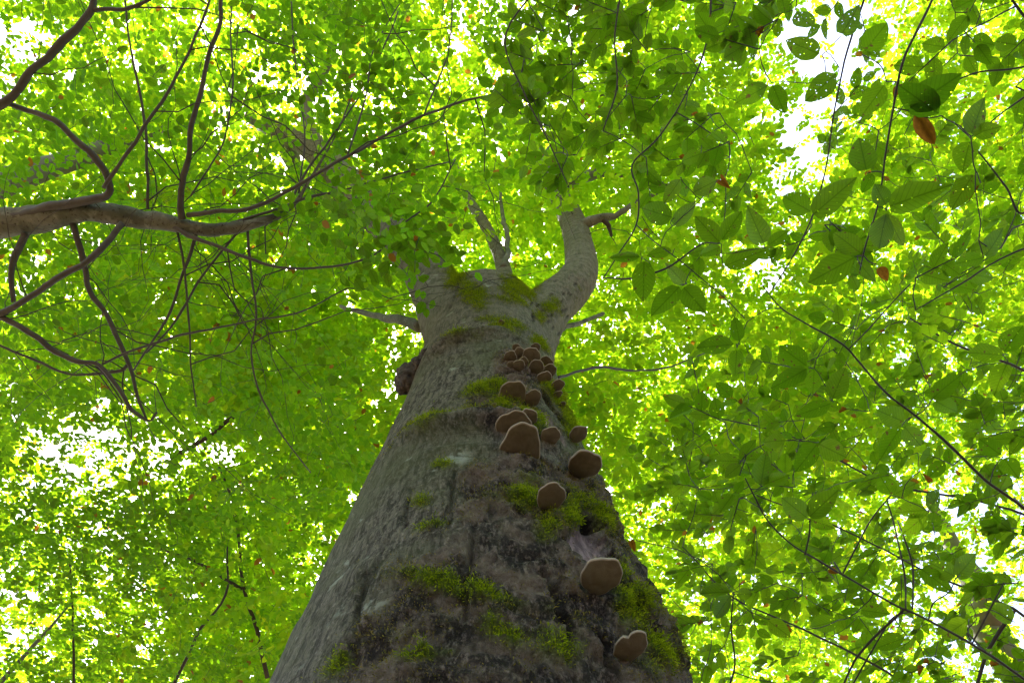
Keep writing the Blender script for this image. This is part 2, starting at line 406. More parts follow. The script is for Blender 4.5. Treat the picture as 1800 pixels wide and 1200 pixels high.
for b in [(900, 1050, 200, 170), (960, 1200, 260, 130), (990, 930, 110, 110, 30), (900, 860, 90, 60), (890, 730, 70, 60), (905, 650, 40, 50), (1080, 1100, 130, 160, -25), (700, 1150, 90, 70)]:
    rough = np.maximum(rough, blob(*b) * 1.1)
WV = V + np.stack([fbm(V, 6, 201, 3), fbm(V, 6, 202, 3), fbm(V, 6, 203, 3)], 1) * .11
n1 = fbm(WV, 5.0, 11, 5); n2 = fbm(WV, (14, 14, 22), 12, 4); n3 = fbm(V, 38, 13, 3)
moss = sstep(.22, 1.05, moss + n1 * .5 + n2 * .55); rough = sstep(.3, .62, rough + n1 * .4 + n2 * .15)
back = 1 - np.clip(front * 3, 0, 1)
moss = np.maximum(moss * (qz > 0), back * sstep(.25, .5, n1) * (V[:, 2] < 7)); dark0 = sstep(.15, .5, -n2 + .25 * n1) * rough * .4
D = np.zeros(len(V))
D += fbm(V, (1.4, 1.4, .5), 21, 3) * .022 * sstep(12, 6, V[:, 2])                           # broad unevenness
wr = fbm(V * np.array([1, 1, 1]) + fbm(V, 3, 33)[:, None] * .1, (3.0, 3.0, 15), 22, 4)
D += wr * .006                                                                             # faint cross wrinkles
D += rough * (n2 * .026 + n3 * .02 + np.abs(fbm(WV, (9, 9, 26), 23, 4)) * .034)             # shaggy crumbling bark
D += moss * (.006 + .012 * n3)
def roll(pts, wid, amp):
    global D
    d, p = polyline_d(pts); D = D + amp * np.exp(-(d / wid) ** 2) * np.sin(np.clip(p, .02, .98) * math.pi) ** .5
roll([(702, 782), (740, 768), (800, 757), (870, 752), (940, 768), (990, 800)], .055, .07)
roll([(752, 638), (775, 615), (810, 602), (860, 590), (900, 592)], .05, .06)
roll([(690, 800), (760, 800), (850, 793), (940, 800)], .03, .014)
roll([(1000, 470), (1015, 487), (1035, 497), (1052, 497)], .05, .02)
roll([(925, 640), (905, 660), (880, 665)], .04, .012)
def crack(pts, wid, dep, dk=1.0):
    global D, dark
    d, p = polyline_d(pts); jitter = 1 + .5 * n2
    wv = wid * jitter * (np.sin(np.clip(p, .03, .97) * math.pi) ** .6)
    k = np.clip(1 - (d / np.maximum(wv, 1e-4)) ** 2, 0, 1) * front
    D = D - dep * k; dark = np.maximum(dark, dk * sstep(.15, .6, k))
crack([(990, 700), (1003, 735), (1010, 765)], .02, .035, .8)
crack([(1040, 862), (1052, 882), (1068, 908)], .05, .07, .9)
crack([(1010, 905), (1025, 912), (1050, 930)], .055, .06)
crack([(1128, 1075), (1150, 1110), (1170, 1140), (1195, 1175), (1215, 1205)], .045, .08)
crack([(985, 868), (1000, 880)], .03, .04)
crack([(1080, 1000), (1110, 1030), (1130, 1060)], .018, .03, .7)
crack([(930, 800), (960, 822), (975, 840)], .02, .03, .8)
crack([(645, 1000), (632, 1050), (622, 1120), (625, 1190)], .012, .02, .55)
crack([(690, 930), (655, 1010), (625, 1080)], .009, .014, .45)
crack([(720, 870), (712, 905), (716, 930)], .01, .015, .5)
crack([(800, 830), (795, 870), (790, 930)], .012, .015, .4)
crack([(840, 905), (830, 960), (820, 1040), (815, 1100)], .016, .02, .5)
crack([(870, 665), (895, 660), (925, 668)], .03, .035, .9)
crack([(955, 1000), (975, 1040), (985, 1080), (1010, 1130)], .02, .03, .7)
crack([(1060, 1120), (1075, 1165), (1095, 1200)], .02, .025, .7)
crack([(780, 560), (800, 520), (812, 490)], .02, .01, .35)
for k in range(16):                                                                           # lenticel scars
    x0, y0 = random.uniform(760, 900), random.uniform(600, 660); crack([(x0, y0), (x0 + 9, y0 - 3), (x0 + 16, y0 - 4)], .008, .007, .6)
for k in range(26):
    x0, y0 = random.uniform(930, 1010), random.uniform(490, 590); crack([(x0, y0), (x0 + 3, y0 - 3), (x0 + 5, y0 - 5)], .014, .012, .6)
# bare wood where bark has fallen off
def bare(poly_blobs, dep):
    global D, wood, rough, moss, dark
    m = np.zeros(len(V))
    for b in poly_blobs: m = np.maximum(m, blob(*b))
    k = sstep(.45, .58, m + n2 * .12) * (front > .2)
    D = D * (1 - k) - dep * k; wood = np.maximum(wood, k); rough = rough * (1 - k); moss = moss * (1 - k); dark = dark * (1 - k * .8)
bare([(1026, 948, 32, 34, -15), (1044, 972, 28, 30)], .04)
bare([(957, 740, 12, 26, -38), (980, 772, 12, 26, -30)], .02)
bare([(1060, 893, 9, 22, -30)], .03)
crack([(950, 693), (970, 720), (992, 748), (1008, 773), (1020, 795)], .05, .10)
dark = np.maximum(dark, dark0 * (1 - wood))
moss = moss * (1 - np.clip(dark, 0, 1) * .8)
V2 = V + N * D[:, None]
tm.vertices.foreach_set('co', V2.astype(np.float32).ravel()); tm.update()
at = tm.attributes.new('mask', 'FLOAT_COLOR', 'POINT'); at.data.foreach_set('color', np.stack([moss, rough, wood, dark], 1).astype(np.float32).ravel())
tm.polygons.foreach_set('use_smooth', np.ones(len(tm.polygons), bool)); tm.name = 'trunk'
tm.materials.clear()
OLD = empty('beech_tree', TREE_BASE, 'massive old beech with mossy forked trunk studded with bracket fungi', 'tree')
TRUNK = obj('trunk', tm, BARK, OLD, label='grey mossy trunk forking into thick limbs')
bv1 = bvh_of(tm)

# moss tufts: uncountable small fronds on the mossy and shaggy bark
Pn = get_n(tm); wgt = (moss ** 1.5 + rough * .36 * sstep(-.15, .3, n1 + n2)) * (1 - wood) * (1 - np.clip(dark * 1.6, 0, 1))
wgt *= (V2[:, 2] < 8.5) * ((qx > 380) & (qx < 1330) & (qy > 430) & (qy < 1500)) * np.clip(front * 2 + .1, 0, 1)
near = sstep(8, 3, np.linalg.norm(V2 - CAM, axis=1)) * .7 + .3
NB = 125000
idx = rng.choice(len(V2), NB, p=wgt / wgt.sum()); bs = V2[idx] + rng.normal(0, .008, (NB, 3))
nn = unit(Pn[idx] + rng.normal(0, .25, (NB, 3))); dirv = unit(nn * rng.uniform(.25, .9, (NB, 1)) + np.array([0, 0, -.55]) * rng.uniform(.2, 1, (NB, 1)) + rng.normal(0, .45, (NB, 3)))
sdv = unit(np.cross(dirv, rng.normal(0, 1, (NB, 3)))); ln = rng.uniform(.005, .015, (NB, 1)) * (.55 + .6 * moss[idx, None]); wd = rng.uniform(.0008, .0019, (NB, 1))
mid = bs + dirv * ln * .55 + nn * ln * .12; tip = bs + dirv * ln
MV = np.stack([bs - nn * .004, mid - sdv * wd, tip, mid + sdv * wd], 1).reshape(-1, 3)
brt = np.repeat(np.clip(moss[idx] * 1.15 + rng.normal(0, .15, NB), 0, 1), 4)
obj('moss', mesh('moss', MV, [np.arange(NB * 4).reshape(-1, 4)], attrs={'rnd': np.repeat(rng.random(NB), 4), 'bright': brt}, smooth=False), MOSS, TRUNK, kind='stuff')

# burl on the left flank, two dark knobs
def lump(c, rad, seed, nseg=40):
    th, ph = np.meshgrid(np.linspace(0, math.pi, nseg // 2 + 1), np.linspace(0, 2 * math.pi, nseg + 1)[:-1], indexing='ij')
    U = np.stack([np.sin(th) * np.cos(ph), np.sin(th) * np.sin(ph), np.cos(th)], -1).reshape(-1, 3)
    f = 1 + .30 * fbm(U + seed, 1.7, seed, 3) + .42 * (np.abs(fbm(U + seed, 4.2, seed + 5, 4)) - .12)
    S = U * f[:, None] * np.array(rad) + c
    a = np.arange(nseg // 2)[:, None] * nseg; j = np.arange(nseg)[None]; k = (j + 1) % nseg
    return S, np.stack([a + j, a + nseg + j, a + nseg + k, a + k], -1).reshape(-1, 4)
bb = Bag()
for (x, y, wpx, hpx, sd) in [(721, 664, 52, 62, 3), (738, 648, 44, 34, 9), (752, 634, 36, 22, 5), (766, 622, 30, 16, 6), (782, 612, 26, 10, 7)]:
    c = pxY(x, y, 1.88 - .003 * (x - 722)); t = (c - CAM) @ FWD; s = t / FPX / 2
    bb.add(*lump(c, (wpx * s, wpx * s * 1.1, hpx * s * 1.15), sd))
tmp = bpy.data.objects.new('burl_raw', bb.mesh('burl_raw')); COL.objects.link(tmp)
md = tmp.modifiers.new('r', 'REMESH'); md.mode = 'VOXEL'; md.voxel_size = .008
dg = bpy.context.evaluated_depsgraph_get(); dg.update(); bm_ = bpy.data.meshes.new_from_object(tmp.evaluated_get(dg)); bpy.data.objects.remove(tmp)
bV = get_v(bm_); bN = get_n(bm_); bV = bV + bN * (fbm(bV, 30, 71, 4) * .014)[:, None]; bm_.vertices.foreach_set('co', bV.astype(np.float32).ravel()); bm_.update(); bm_.name = 'burl'
bm_.polygons.foreach_set('use_smooth', np.ones(len(bm_.polygons), bool)); bm_.materials.clear()
obj('burl', bm_, BURL, TRUNK, label='dark knobbly burl bulging from the bark')

# ------------------------------------------------------------------ bracket fungi
def add_fungus(cx, cy, wpx, hpx, label, group=None, k=.3, ragged=.05, lobe=None, seed=0):
    rs = np.random.default_rng(100 + seed); best = None
    for dy in range(-6, 60, 3):
        for dx in range(-40, 41, 4):
            h = bv1.ray_cast(Vector(CAM), Vector(unit(ray(cx + dx, cy + dy))))
            if h[0] is None: continue
            p = np.array(h[0]); n = np.array(h[1]); 
            ax = np.array([np.interp(p[2], PP[:, 2], PP[:, 0]), np.interp(p[2], PP[:, 2], PP[:, 1]), p[2]])
            n = unit((p - ax) * np.array([1, 1, 0]))
            t = (p - CAM) @ FWD; sl = np.linalg.norm(p - CAM); el = (p[2] - CAM[2]) / sl
            W = wpx * t / FPX; pr = min(hpx * t / FPX / el, W * 1.25)
            q = p + n * pr * .48; u, v, _ = project(q[None]); e = math.hypot(u[0] - cx, v[0] - cy)
            if best is None or e < best[0]: best = (e, p, n, W, pr)
    if best is None: return
    _, p, n, W, pr = best
    tang = np.array([-n[1], n[0], 0.0]); up = np.array([0, 0, 1.0])
    na, nr = 40, 7
    th = np.linspace(0, 2 * math.pi, na, endpoint=False)
    c0 = pr * k; a_n = pr - c0                                   # ellipse centre is c0 outside the bark
    rag = 1 + ragged * (np.sin(th * 2 + rs.uniform(0, 6)) * .5 + np.sin(th * 3 + rs.uniform(0, 6)) * .5 + .5 * np.sin(th * 5 + rs.uniform(0, 6)) + .3 * np.sin(th * 9 + rs.uniform(0, 6)))
    if lobe: rag = rag - .28 * np.exp(-((np.angle(np.exp(1j * (th - lobe)))) / .17) ** 2)
    th_ = .34 * min(W, pr) * rs.uniform(.85, 1.15)
    tilt = rs.uniform(-.10, .10); tilt2 = rs.uniform(-.05, .12)
    def pt(rho, z):
        x = W / 2 * np.sin(th) * rag * rho; o = c0 + a_n * np.cos(th) * rag * rho
        o = np.where(o < -.35 * pr, -.35 * pr, o); o = np.maximum(o, -.04)
        return p + tang * x[:, None] + n * o[:, None] + up * (z + x * tilt + o * tilt2)[:, None]
    def rings(lst):
        V = np.vstack([pt(r, z) for r, z in lst]); m = len(lst); a = np.arange(m - 1)[:, None] * na; j = np.arange(na)[None]; kk = (j + 1) % na
        return V, np.stack([a + j, a + kk, a + na + kk, a + na + j], -1).reshape(-1, 4)
    root = empty('bracket_fungus', tuple(p), label, 'fungus', group)
    prof_b = [(r, -.20 * th_ * (1 - r ** 2.2) + .05 * th_ * r) for r in (.02, .25, .45, .62, .78, .9, .955)]
    prof_t = [(.995, .30 * th_), (.93, .48 * th_), (.8, .62 * th_), (.62, .84 * th_), (.58, .80 * th_), (.35, 1.08 * th_), (.02, 1.25 * th_)]
    prof_r = [(.955, .05 * th_), (.99, .07 * th_), (1.015, .14 * th_), (1.015, .22 * th_), (.995, .30 * th_)]
    for nm, pf, mt in (('pore_surface', prof_b, POREM), ('rim', prof_r, RIMM), ('cap', prof_t, CAPM)):
        Vv, Ff = rings(pf); Vv = Vv + up * (fbm(Vv, 22, seed + 3, 3) * .06 * th_)[:, None]
        if nm == 'pore_surface': Ff = Ff[:, ::1]
        obj(nm, mesh(nm, Vv, [Ff]), mt, root)
    return root
CG = 'clustered bracket fungi below the fork'
FUNGI = [
    (910, 609, 15, 11, 'small bracket fungus topping the narrow left-hand file of the crowded cluster', CG), (942, 609, 17, 13, 'small bracket fungus peeking out above the biggest disc of the crowded cluster', CG),
    (914, 621, 20, 16, 'bracket fungus wedged between the biggest disc of the cluster and a dark oval one', CG), (899, 626, 23, 18, 'dark oval bracket fungus at the outer left side of the crowded cluster', CG),
    (936, 624, 31, 26, 'biggest full disc among the crowded bracket fungi below the fork', CG), (897, 641, 14, 12, 'pale tiny disc-shaped fungus set apart at the foot of the crowded cluster', CG),
    (913, 641, 21, 18, 'bracket fungus with a broken dark underside at the foot of the crowded cluster', CG), (921, 635, 17, 17, 'crescent of a bracket fungus mostly covered by the broken dark one', CG),
    (945, 645, 25, 23, 'round bracket fungus directly below the biggest disc of the crowded cluster', CG), (963, 636, 24, 17, 'uppermost of three overlapping scale-like brackets near the trunk edge', CG),
    (966, 654, 25, 33, 'middle of three overlapping scale-like brackets near the trunk edge', CG), (959, 664, 25, 21, 'lowest of three overlapping scale-like brackets near the trunk edge', CG),
    (979, 678, 21, 30, 'grey-brown bracket hanging over the trunk edge under the overlapping scales', CG), (982, 693, 14, 20, 'thin sliver of bracket fungus right under the grey-brown overhanging one', CG), (988, 711, 10, 18, 'narrowest edge-on bracket fungus on the mossy trunk edge', CG),
    (881, 567, 11, 8, 'tiny lone bracket fungus just under the mossy fork', None),
    (903, 685, 49, 30, 'dark brown wide shell-shaped bracket fungus with a smaller one touching its side', None),
    (938, 702, 27, 30, 'rounded bracket fungus tucked against a wide dark one above the long crack', None),
    (868, 713, 9, 8, 'tiny bud-like fungus alone on mossy bark beside the wide dark bracket', None),
    (929, 733, 30, 26, 'tan bracket fungus half hidden behind the pair of large stacked brackets', None),
    (906, 741, 60, 33, 'large fan-shaped bracket fungus, upper one of a stacked pair', None),
    (921, 772, 70, 50, 'largest half-moon bracket fungus with pale rim, lower one of a stacked pair', None),
    (971, 764, 33, 25, 'small oval bracket fungus beside the bare wooden crack', None),
    (1016, 764, 29, 40, 'grey-brown bracket fungus jutting from the trunk edge past the long crack', None),
    (1029, 817, 57, 50, 'big round bracket fungus overhanging the trunk edge against the leaves', None),
    (967, 876, 48, 45, 'blunt scallop-shaped bracket fungus above the bare wood patch', None),
    (1058, 1016, 68, 56, 'broad tan bracket fungus right below the bare wood patch', None),
    (1110, 1140, 53, 55, 'lobed bracket fungus low on the trunk beside the long dark split', None),
]
for q, (cx, cy, wq, hq, lb, gr) in enumerate(FUNGI):
    wide = wq > 45 and hq / wq < .75
    add_fungus(cx, cy, wq, hq, lb, gr, k=.12 if wide else (.5 if hq > 28 else .4), ragged=.075, lobe=(-1.0 if cx == 1110 else None), seed=q)

# ------------------------------------------------------------------ leaves
def leaf_template(stations):
    ws = lambda t: .5 * (math.sin(math.pi * t ** .82) ** .72) * (1 - .12 * t)
    V = [(0, 0, 0)]; F3 = []; F4 = []
    for t in stations: V += [(-ws(t), t, 1), (0, t, 0), (ws(t), t, 1)]
    V.append((0, 1, 0)); n = len(stations); tip = len(V) - 1
    F3 += [(0, 2, 1), (0, 3, 2)]
    for k in range(n - 1):
        a = 1 + 3 * k; F4 += [(a, a + 1, a + 4, a + 3), (a + 1, a + 2, a + 5, a + 4)]
    a = 1 + 3 * (n - 1); F3 += [(a, a + 1, tip), (a + 1, a + 2, tip)]
    return np.array(V, float), np.array(F3), np.array(F4).reshape(-1, 4)
T_NEAR = leaf_template([.08, .22, .38, .55, .72, .88]); T_MID = leaf_template([.28, .68])
T_FAR = (np.array([(0, 0, 0), (-.40, .3, 1), (-.40, .68, 1), (0, 1, 0), (.40, .68, 1), (.40, .3, 1)], float), np.zeros((0, 3), int), np.array([(0, 3, 2, 1), (0, 5, 4, 3)]))
def leaves_mesh(name, L, tmpl):
    """L: dict of B, D, N, len, wid, fold, curl, rnd arrays"""
    T, F3, F4 = tmpl; n = len(L['B']); k = len(T)
    D = L['D']; S = unit(np.cross(D, L['N'])); Nn = np.cross(S, D)
    u, v, wv = T[:, 0], T[:, 1], T[:, 2]
    ln = L['len'][:, None]
    h = L['fold'][:, None] * np.abs(u)[None] - L['curl'][:, None] * (v ** 2)[None] + .03 * np.sin(v * 17)[None] * wv[None]
    V = L['B'][:, None] + D[:, None] * (ln * v[None])[..., None] + S[:, None] * (ln * L['wid'][:, None] * u[None])[..., None] + Nn[:, None] * (ln * h)[..., None]
    off = (np.arange(n) * k)[:, None, None]
    f = []
    if len(F4): f.append((F4[None] + off).reshape(-1, 4))
    if len(F3): f.append((F3[None] + off).reshape(-1, 3))
    uv = np.tile(np.stack([u + .5, v], 1), (n, 1))
    return mesh(name, V.reshape(-1, 3), f, uv=uv, attrs={'rnd': np.repeat(L['rnd'], k)})
def mk_leaves(B, D, N, ln, r):
    n = len(B)
    return dict(B=np.asarray(B, float), D=unit(D), N=unit(N), len=np.asarray(ln, float), wid=r.uniform(.60, .74, n), fold=r.uniform(.0, .28, n), curl=r.normal(.06, .09, n), rnd=r.random(n))
def cat(*Ls):
    Ls = [l for l in Ls if l is not None and len(l['B'])]
    return {k: np.concatenate([l[k] for l in Ls]) for k in Ls[0]}
def sub(L, m): return {k: v[m] for k, v in L.items()}
def sprays(base, axis, K, ls, leaf, r, tilt=.28):
    """flat beech sprays: K alternate leaves along each shoot; returns leaves"""
    n = len(base); axis = unit(axis); nv = unit(np.array([0, 0, 1.0]) + r.normal(0, tilt, (n, 3)))
    side = unit(np.cross(axis, nv)); out = []
    for j in range(K):
        f = (j + .7) / K
        b = base + axis * (ls * f)[:, None] + np.array([0, 0, -.06]) * (ls * f * f)[:, None]
        if j == K - 1: ang = r.normal(0, .2, n)
        else: ang = (1 if j % 2 else -1) * r.normal(.95 - .25 * f, .2, n)
        d = axis * np.cos(ang)[:, None] + side * np.sin(ang)[:, None] + nv * r.normal(-.08, .16, n)[:, None]
        out.append(mk_leaves(b, d, nv + r.normal(0, tilt * .8, (n, 3)), leaf * r.uniform(.72, 1.12, n) * (1 - .15 * abs(f - .6)), r))
    return cat(*out)

# shared leaf meshes for the single leaf objects (unit length, x across, y along, z up)
VARIANTS = []
for k in range(8):
    r = np.random.default_rng(50 + k)
    L = dict(B=np.zeros((1, 3)), D=np.array([[0, 1.0, 0]]), N=np.array([[0, 0, 1.0]]), len=np.ones(1), wid=np.array([.58 + .025 * k]), fold=np.array([.04 + .075 * (k % 5)]), curl=np.array([-.1 + .07 * (k % 6)]), rnd=np.array([k / 8.0]))
    me = leaves_mesh('leaf', L, T_NEAR); me.materials.append(LEAF_NEAR); VARIANTS.append(me)
BROWN_MESH = []
for k in range(3):
    L = dict(B=np.zeros((1, 3)), D=np.array([[0, 1.0, 0]]), N=np.array([[0, 0, 1.0]]), len=np.ones(1), wid=np.array([.6]), fold=np.array([.7 + .2 * k]), curl=np.array([.35 - .3 * k]), rnd=np.array([.5]))
    me = leaves_mesh('withered_leaf', L, T_NEAR); me.materials.append(LEAF_BROWN); BROWN_MESH.append(me)
def leaf_object(parent, B, D, N, ln, wid, brown=False, k=0):
    me = BROWN_MESH[k % 3] if brown else VARIANTS[k % 8]
    D = unit(D); S = unit(np.cross(D, N)); Nn = np.cross(S, D)
    w0 = .6 if brown else .58 + .025 * (k % 8)
    o = bpy.data.objects.new('withered_leaf' if brown else 'leaf', me); COL.objects.link(o)
    M = Matrix.Identity(4); sx = ln * wid / w0
    for a in range(3): M[a][0] = S[a] * sx; M[a][1] = D[a] * ln; M[a][2] = Nn[a] * ln; M[a][3] = B[a]
    o.parent = parent; o.matrix_parent_inverse = parent.matrix_basis.inverted(); o.matrix_basis = M
    if brown: o['label'] = 'withered orange-brown leaf'
    return o

# ------------------------------------------------------------------ trees made of a skeleton, twigs and sprays
class Skeleton:
    def __init__(s): s.P = np.zeros((0, 3)); s.r = np.zeros(0); s.twigs = Bag(); s.buf = []; 
    def add(s, P, r): s.P = np.vstack([s.P, P]); s.r = np.concatenate([s.r, r])
    def connect(s, T, r, r_tip=.0014, k=.012, sides=4, steps=6, sag=.12, store_every=1, maxr=.03):
        """join every target to the nearest node of what has grown so far, nearest targets first"""
        if not len(T): return
        P0 = s.P; d0 = np.array([np.min(np.linalg.norm(P0 - t, axis=1)) for t in T]); order = np.argsort(d0)
        cap = len(P0) + len(T) * steps + 8
        nodes = np.zeros((cap, 3)); nodes[:len(P0)] = P0; rad = np.zeros(cap); rad[:len(P0)] = s.r; n = len(P0)
        for q in order:
            t = T[q]; dd = nodes[:n] - t; dist = np.sqrt((dd * dd).sum(1)) ; cost = dist + .25 * np.abs(dd[:, 2]); a = int(np.argmin(cost)); p = nodes[a]; L = dist[a]
            if L < .015: continue
            f = np.linspace(0, 1, steps + 1)[:, None]; side = unit(np.cross(t - p, [0, 0, 1.0]) + 1e-6)
            path = p + (t - p) * f + side * (np.sin(f * math.pi) * L * r.normal(0, .09)) + np.array([0, 0, 1.0]) * (np.sin(f * math.pi) * L * r.normal(sag * .4, .07)) + r.normal(0, .012, (steps + 1, 3)) * L * (f > 0) * (f < 1)
            rs = min(max(r_tip * 1.3, k * L ** .8), max(rad[a] * .8, r_tip), maxr); rr = rs + (r_tip - rs) * f[:, 0]
            s.twigs.tube(path, rr, sides)
            nodes[n:n + steps] = path[1:]; rad[n:n + steps] = rr[1:]; n += steps
        s.P = nodes[:n]; s.r = rad[:n]

def shown_size(L):
    x, y, z = project(L['B'] + L['D'] * L['len'][:, None] * .5)
    ok = (z > .2) & (x > -20) & (x < 1820) & (y > -20) & (y < 1220)
    view = unit(L['B'] - CAM); face = np.abs((L['N'] * view).sum(1)) * .7 + .3
    return np.where(ok, L['len'] * FPX / np.maximum(z, .2) * face, 0)
def off_fork(L):
    x, y, z = project(L['B'] + L['D'] * L['len'][:, None] * .5)
    m = (((x - 785) / 45) ** 2 + ((y - 500) / 42) ** 2 < 1) | (((x - 935) / 125) ** 2 + ((y - 455) / 75) ** 2 < 1) | (((x - 850) / 40) ** 2 + ((y - 400) / 80) ** 2 < 1)
    return sub(L, ~(m & (z < 7)) | (np.random.default_rng(3).random(len(x)) < .06))
def place_leaves(root, L, mat, tmpl, n_obj=300, min_px=10):
    L = off_fork(L)
    """the leaves that show largest become single leaf objects, the rest one mesh"""
    s = shown_size(L); order = np.argsort(-s); top = order[:n_obj]; top = top[s[top] >= min_px]
    for q, i in enumerate(top):
        br = q % 43 == 17; leaf_object(root, L['B'][i], L['D'][i], L['N'][i], L['len'][i] * (.5 if br else 1), L['wid'][i], brown=br, k=int(L['rnd'][i] * 8) + q)
    m = np.ones(len(s), bool); m[top] = False
    if m.any(): obj('foliage', leaves_mesh('foliage', sub(L, m), tmpl), mat, root, kind='stuff')
def branch_from(pts, sides=8, n=5):
    """pts: (x px, y px, depth m, width px)"""
    P = np.array([px(a, b, t) for a, b, t, wd in pts]); r = np.array([wd * t / FPX / 2 for a, b, t, wd in pts])
    return smooth_path(P, r, n)
def rough_tube(P, r, sides, seed, amp=.12):
    P = np.array(P); n = len(P); wob = np.stack([fbm(P, 5.5, seed + a * 31 + 400, 3) for a in range(3)], 1) * np.minimum(r * 1.7, .03)[:, None]
    P = P + wob * np.minimum(np.arange(n), 4)[:, None] / 4; r = r * (1 + .16 * fbm(P, 9, seed + 500, 2))
    Vt, Q, C = tube(P, r, sides); rr = np.repeat(r, sides); rr = np.concatenate([rr, [0, 0]])
    ctr = np.vstack([np.repeat(P, sides, axis=0), P[0], P[-1]])
    Vt = Vt + (Vt - ctr) * (fbm(Vt, 7, seed, 3) * amp * 2)[:, None]
    return mesh('branch', Vt, [Q, C])

# how thick the leaves hang, seen from where the photograph was taken: the openings to the sky
GAPS = [(50, 85, 80, 70, .6), (10, 140, 40, 60, .45), (230, 790, 170, 60, .66), (390, 790, 50, 40, .85), (90, 760, 80, 50, .62), (70, 860, 90, 50, .5), (250, 1085, 35, 50, .5), (190, 940, 110, 50, .3),
        (1455, 85, 100, 110, .87), (1338, 480, 68, 56, .92), (1400, 265, 75, 140, .78), (1330, 80, 60, 60, .5), (1045, 770, 28, 45, .7), (1705, 925, 50, 25, .45), (1745, 1000, 40, 20, .4), (1590, 1180, 40, 20, .4),
        (1070, 530, 28, 35, .6), (810, 490, 18, 18, .4), (520, 350, 50, 40, .4), (480, 60, 26, 20, .6), (820, 20, 60, 30, .5), (1180, 620, 90, 60, .35), (330, 590, 60, 40, .3), (560, 1010, 30, 80, .35), (20, 1050, 40, 80, .25)]
def thinning(x, y):
    k = np.ones_like(x)
    for cx, cy, sx, sy, a in GAPS: k = k * (1 - a * np.exp(-(((x - cx) / sx) ** 2 + ((y - cy) / sy) ** 2) ** 1.4))
    return k
def in_front_of_limbs(x, y): return np.exp(-(((x - 900) / 150) ** 2 + ((y - 450) / 75) ** 2) ** 2) * .96
def scatter(n, x0, x1, y0, y1, t0, t1, r, clump=1.0, thin=True, seed=0, pw=1.0):
    """points inside the part of the crown between two distances"""
    P = np.zeros((0, 3))
    while len(P) < n:
        m = n * 3; x = r.uniform(x0, x1, m); y = r.uniform(y0, y1, m); t = (r.uniform(t0 ** pw, t1 ** pw, m)) ** (1 / pw); q = px(x, y, t)
        keep = np.ones(m)
        if thin: keep = thinning(x, y)
        keep = keep * (1 - in_front_of_limbs(x, y) * (t < 13))
        if clump: keep = keep * np.clip(.62 + clump * 1.1 * fbm(q, .55, seed + 77, 2), .05, 1)
        P = np.vstack([P, q[r.random(m) < keep]])
    return P[:n]
def outward(P, centre, r, jit=.5, droop=-.1):
    a = (P - centre) * np.array([1, 1, 0]); return unit(unit(a) + r.normal(0, jit, P.shape) * np.array([1, 1, .35]) + np.array([0, 0, droop]))

# ---- crown of the old beech and of the trees behind it
def crown(root, skel, centre, tips, per_tip, K, leaf, spread, r, mat, tmpl, k=.006, r_tip=.004, maxr=.05, ls=.38, limb_sides=4):
    skel.connect(tips, r, r_tip=r_tip, k=k, sides=limb_sides, steps=7, sag=.2, maxr=maxr)
    obj('branchwork', skel.twigs.mesh('branchwork'), TWIG, root, kind='stuff')
    b = np.repeat(tips, per_tip, axis=0) + r.normal(0, 1, (len(tips) * per_tip, 3)) * np.array([spread, spread, spread * .38])
    x, y, z = project(b); b = b[r.random(len(b)) < thinning(x, y) ** .9 * (1 - in_front_of_limbs(x, y) * (z < 13))]
    n = len(b); L = sprays(b, outward(b, centre, r, .7), K, ls * r.uniform(.7, 1.2, n), leaf, r, tilt=.33)
    obj('foliage', leaves_mesh('foliage', L, tmpl), mat, root, kind='stuff')

r = np.random.default_rng(11)
sk = Skeleton()
for k in LP: sk.add(LP[k][0][8:], LP[k][1][8:])
# upper boughs of the old beech
ob = []
for (kx, base_i, tgt) in [('left', -1, (-4.5, 3.5, 16)), ('left', -12, (-3.2, -1.5, 13)), ('left', -6, (-4.5, 5.5, 14)), ('right', -1, (1.5, 5.5, 19)), ('right', -14, (4.8, 3.0, 13.5)), ('right', -8, (3.0, -1.0, 14)), ('right', -3, (2.5, 8.5, 18)), ('left', -4, (-3.5, 8, 17)),
                           ('middle', -1, (-1.5, 3.5, 18))]:
    p = LP[kx][0][base_i]; rr0 = LP[kx][1][base_i]; t = np.array(tgt, float); m = (p + t) / 2 + np.array([0, 0, .9]) + r.normal(0, .35, 3); q1 = (p * 3 + t) / 4 + np.array([0, 0, .7]) + r.normal(0, .15, 3)
    P, rd = smooth_path([p, q1, m, t], [min(rr0 * .85, .12), min(rr0 * .7, .09), .055, .02], 7)
    obj('branch', rough_tube(P, rd, 8, 5), FARBARK, OLD); sk.add(P, rd)
# short side branches seen beside the trunk
for pts in [[(740, 575, 5.6, 22), (700, 562, 6.0, 16), (668, 556, 6.5, 12), (600, 540, 7.4, 7)], [(965, 582, 5.6, 14), (1003, 574, 6.2, 10), (1060, 552, 7.2, 6)], [(1018, 398, 8.6, 24), (1050, 384, 8.6, 17), (1080, 378, 8.7, 12), (1125, 352, 9.0, 8), (1180, 330, 9.5, 5)], [(1056, 384, 8.6, 10), (1070, 397, 8.6, 8), (1075, 416, 8.7, 5)],
            [(978, 664, 4.9, 5), (1010, 655, 5.2, 5), (1060, 645, 5.6, 4.5), (1100, 652, 5.9, 4), (1165, 647, 6.2, 3.5), (1240, 620, 6.6, 2.5)],
            [(885, 470, 7.7, 12), (892, 440, 8.2, 10), (890, 405, 9, 9), (884, 380, 9.8, 7), (880, 330, 11, 5)]]:
    P, rd = branch_from(pts); obj('branch', rough_tube(P, rd, 8, 9), BOUGH if pts[0][3] > 10 else TWIG, OLD); sk.add(P, rd)
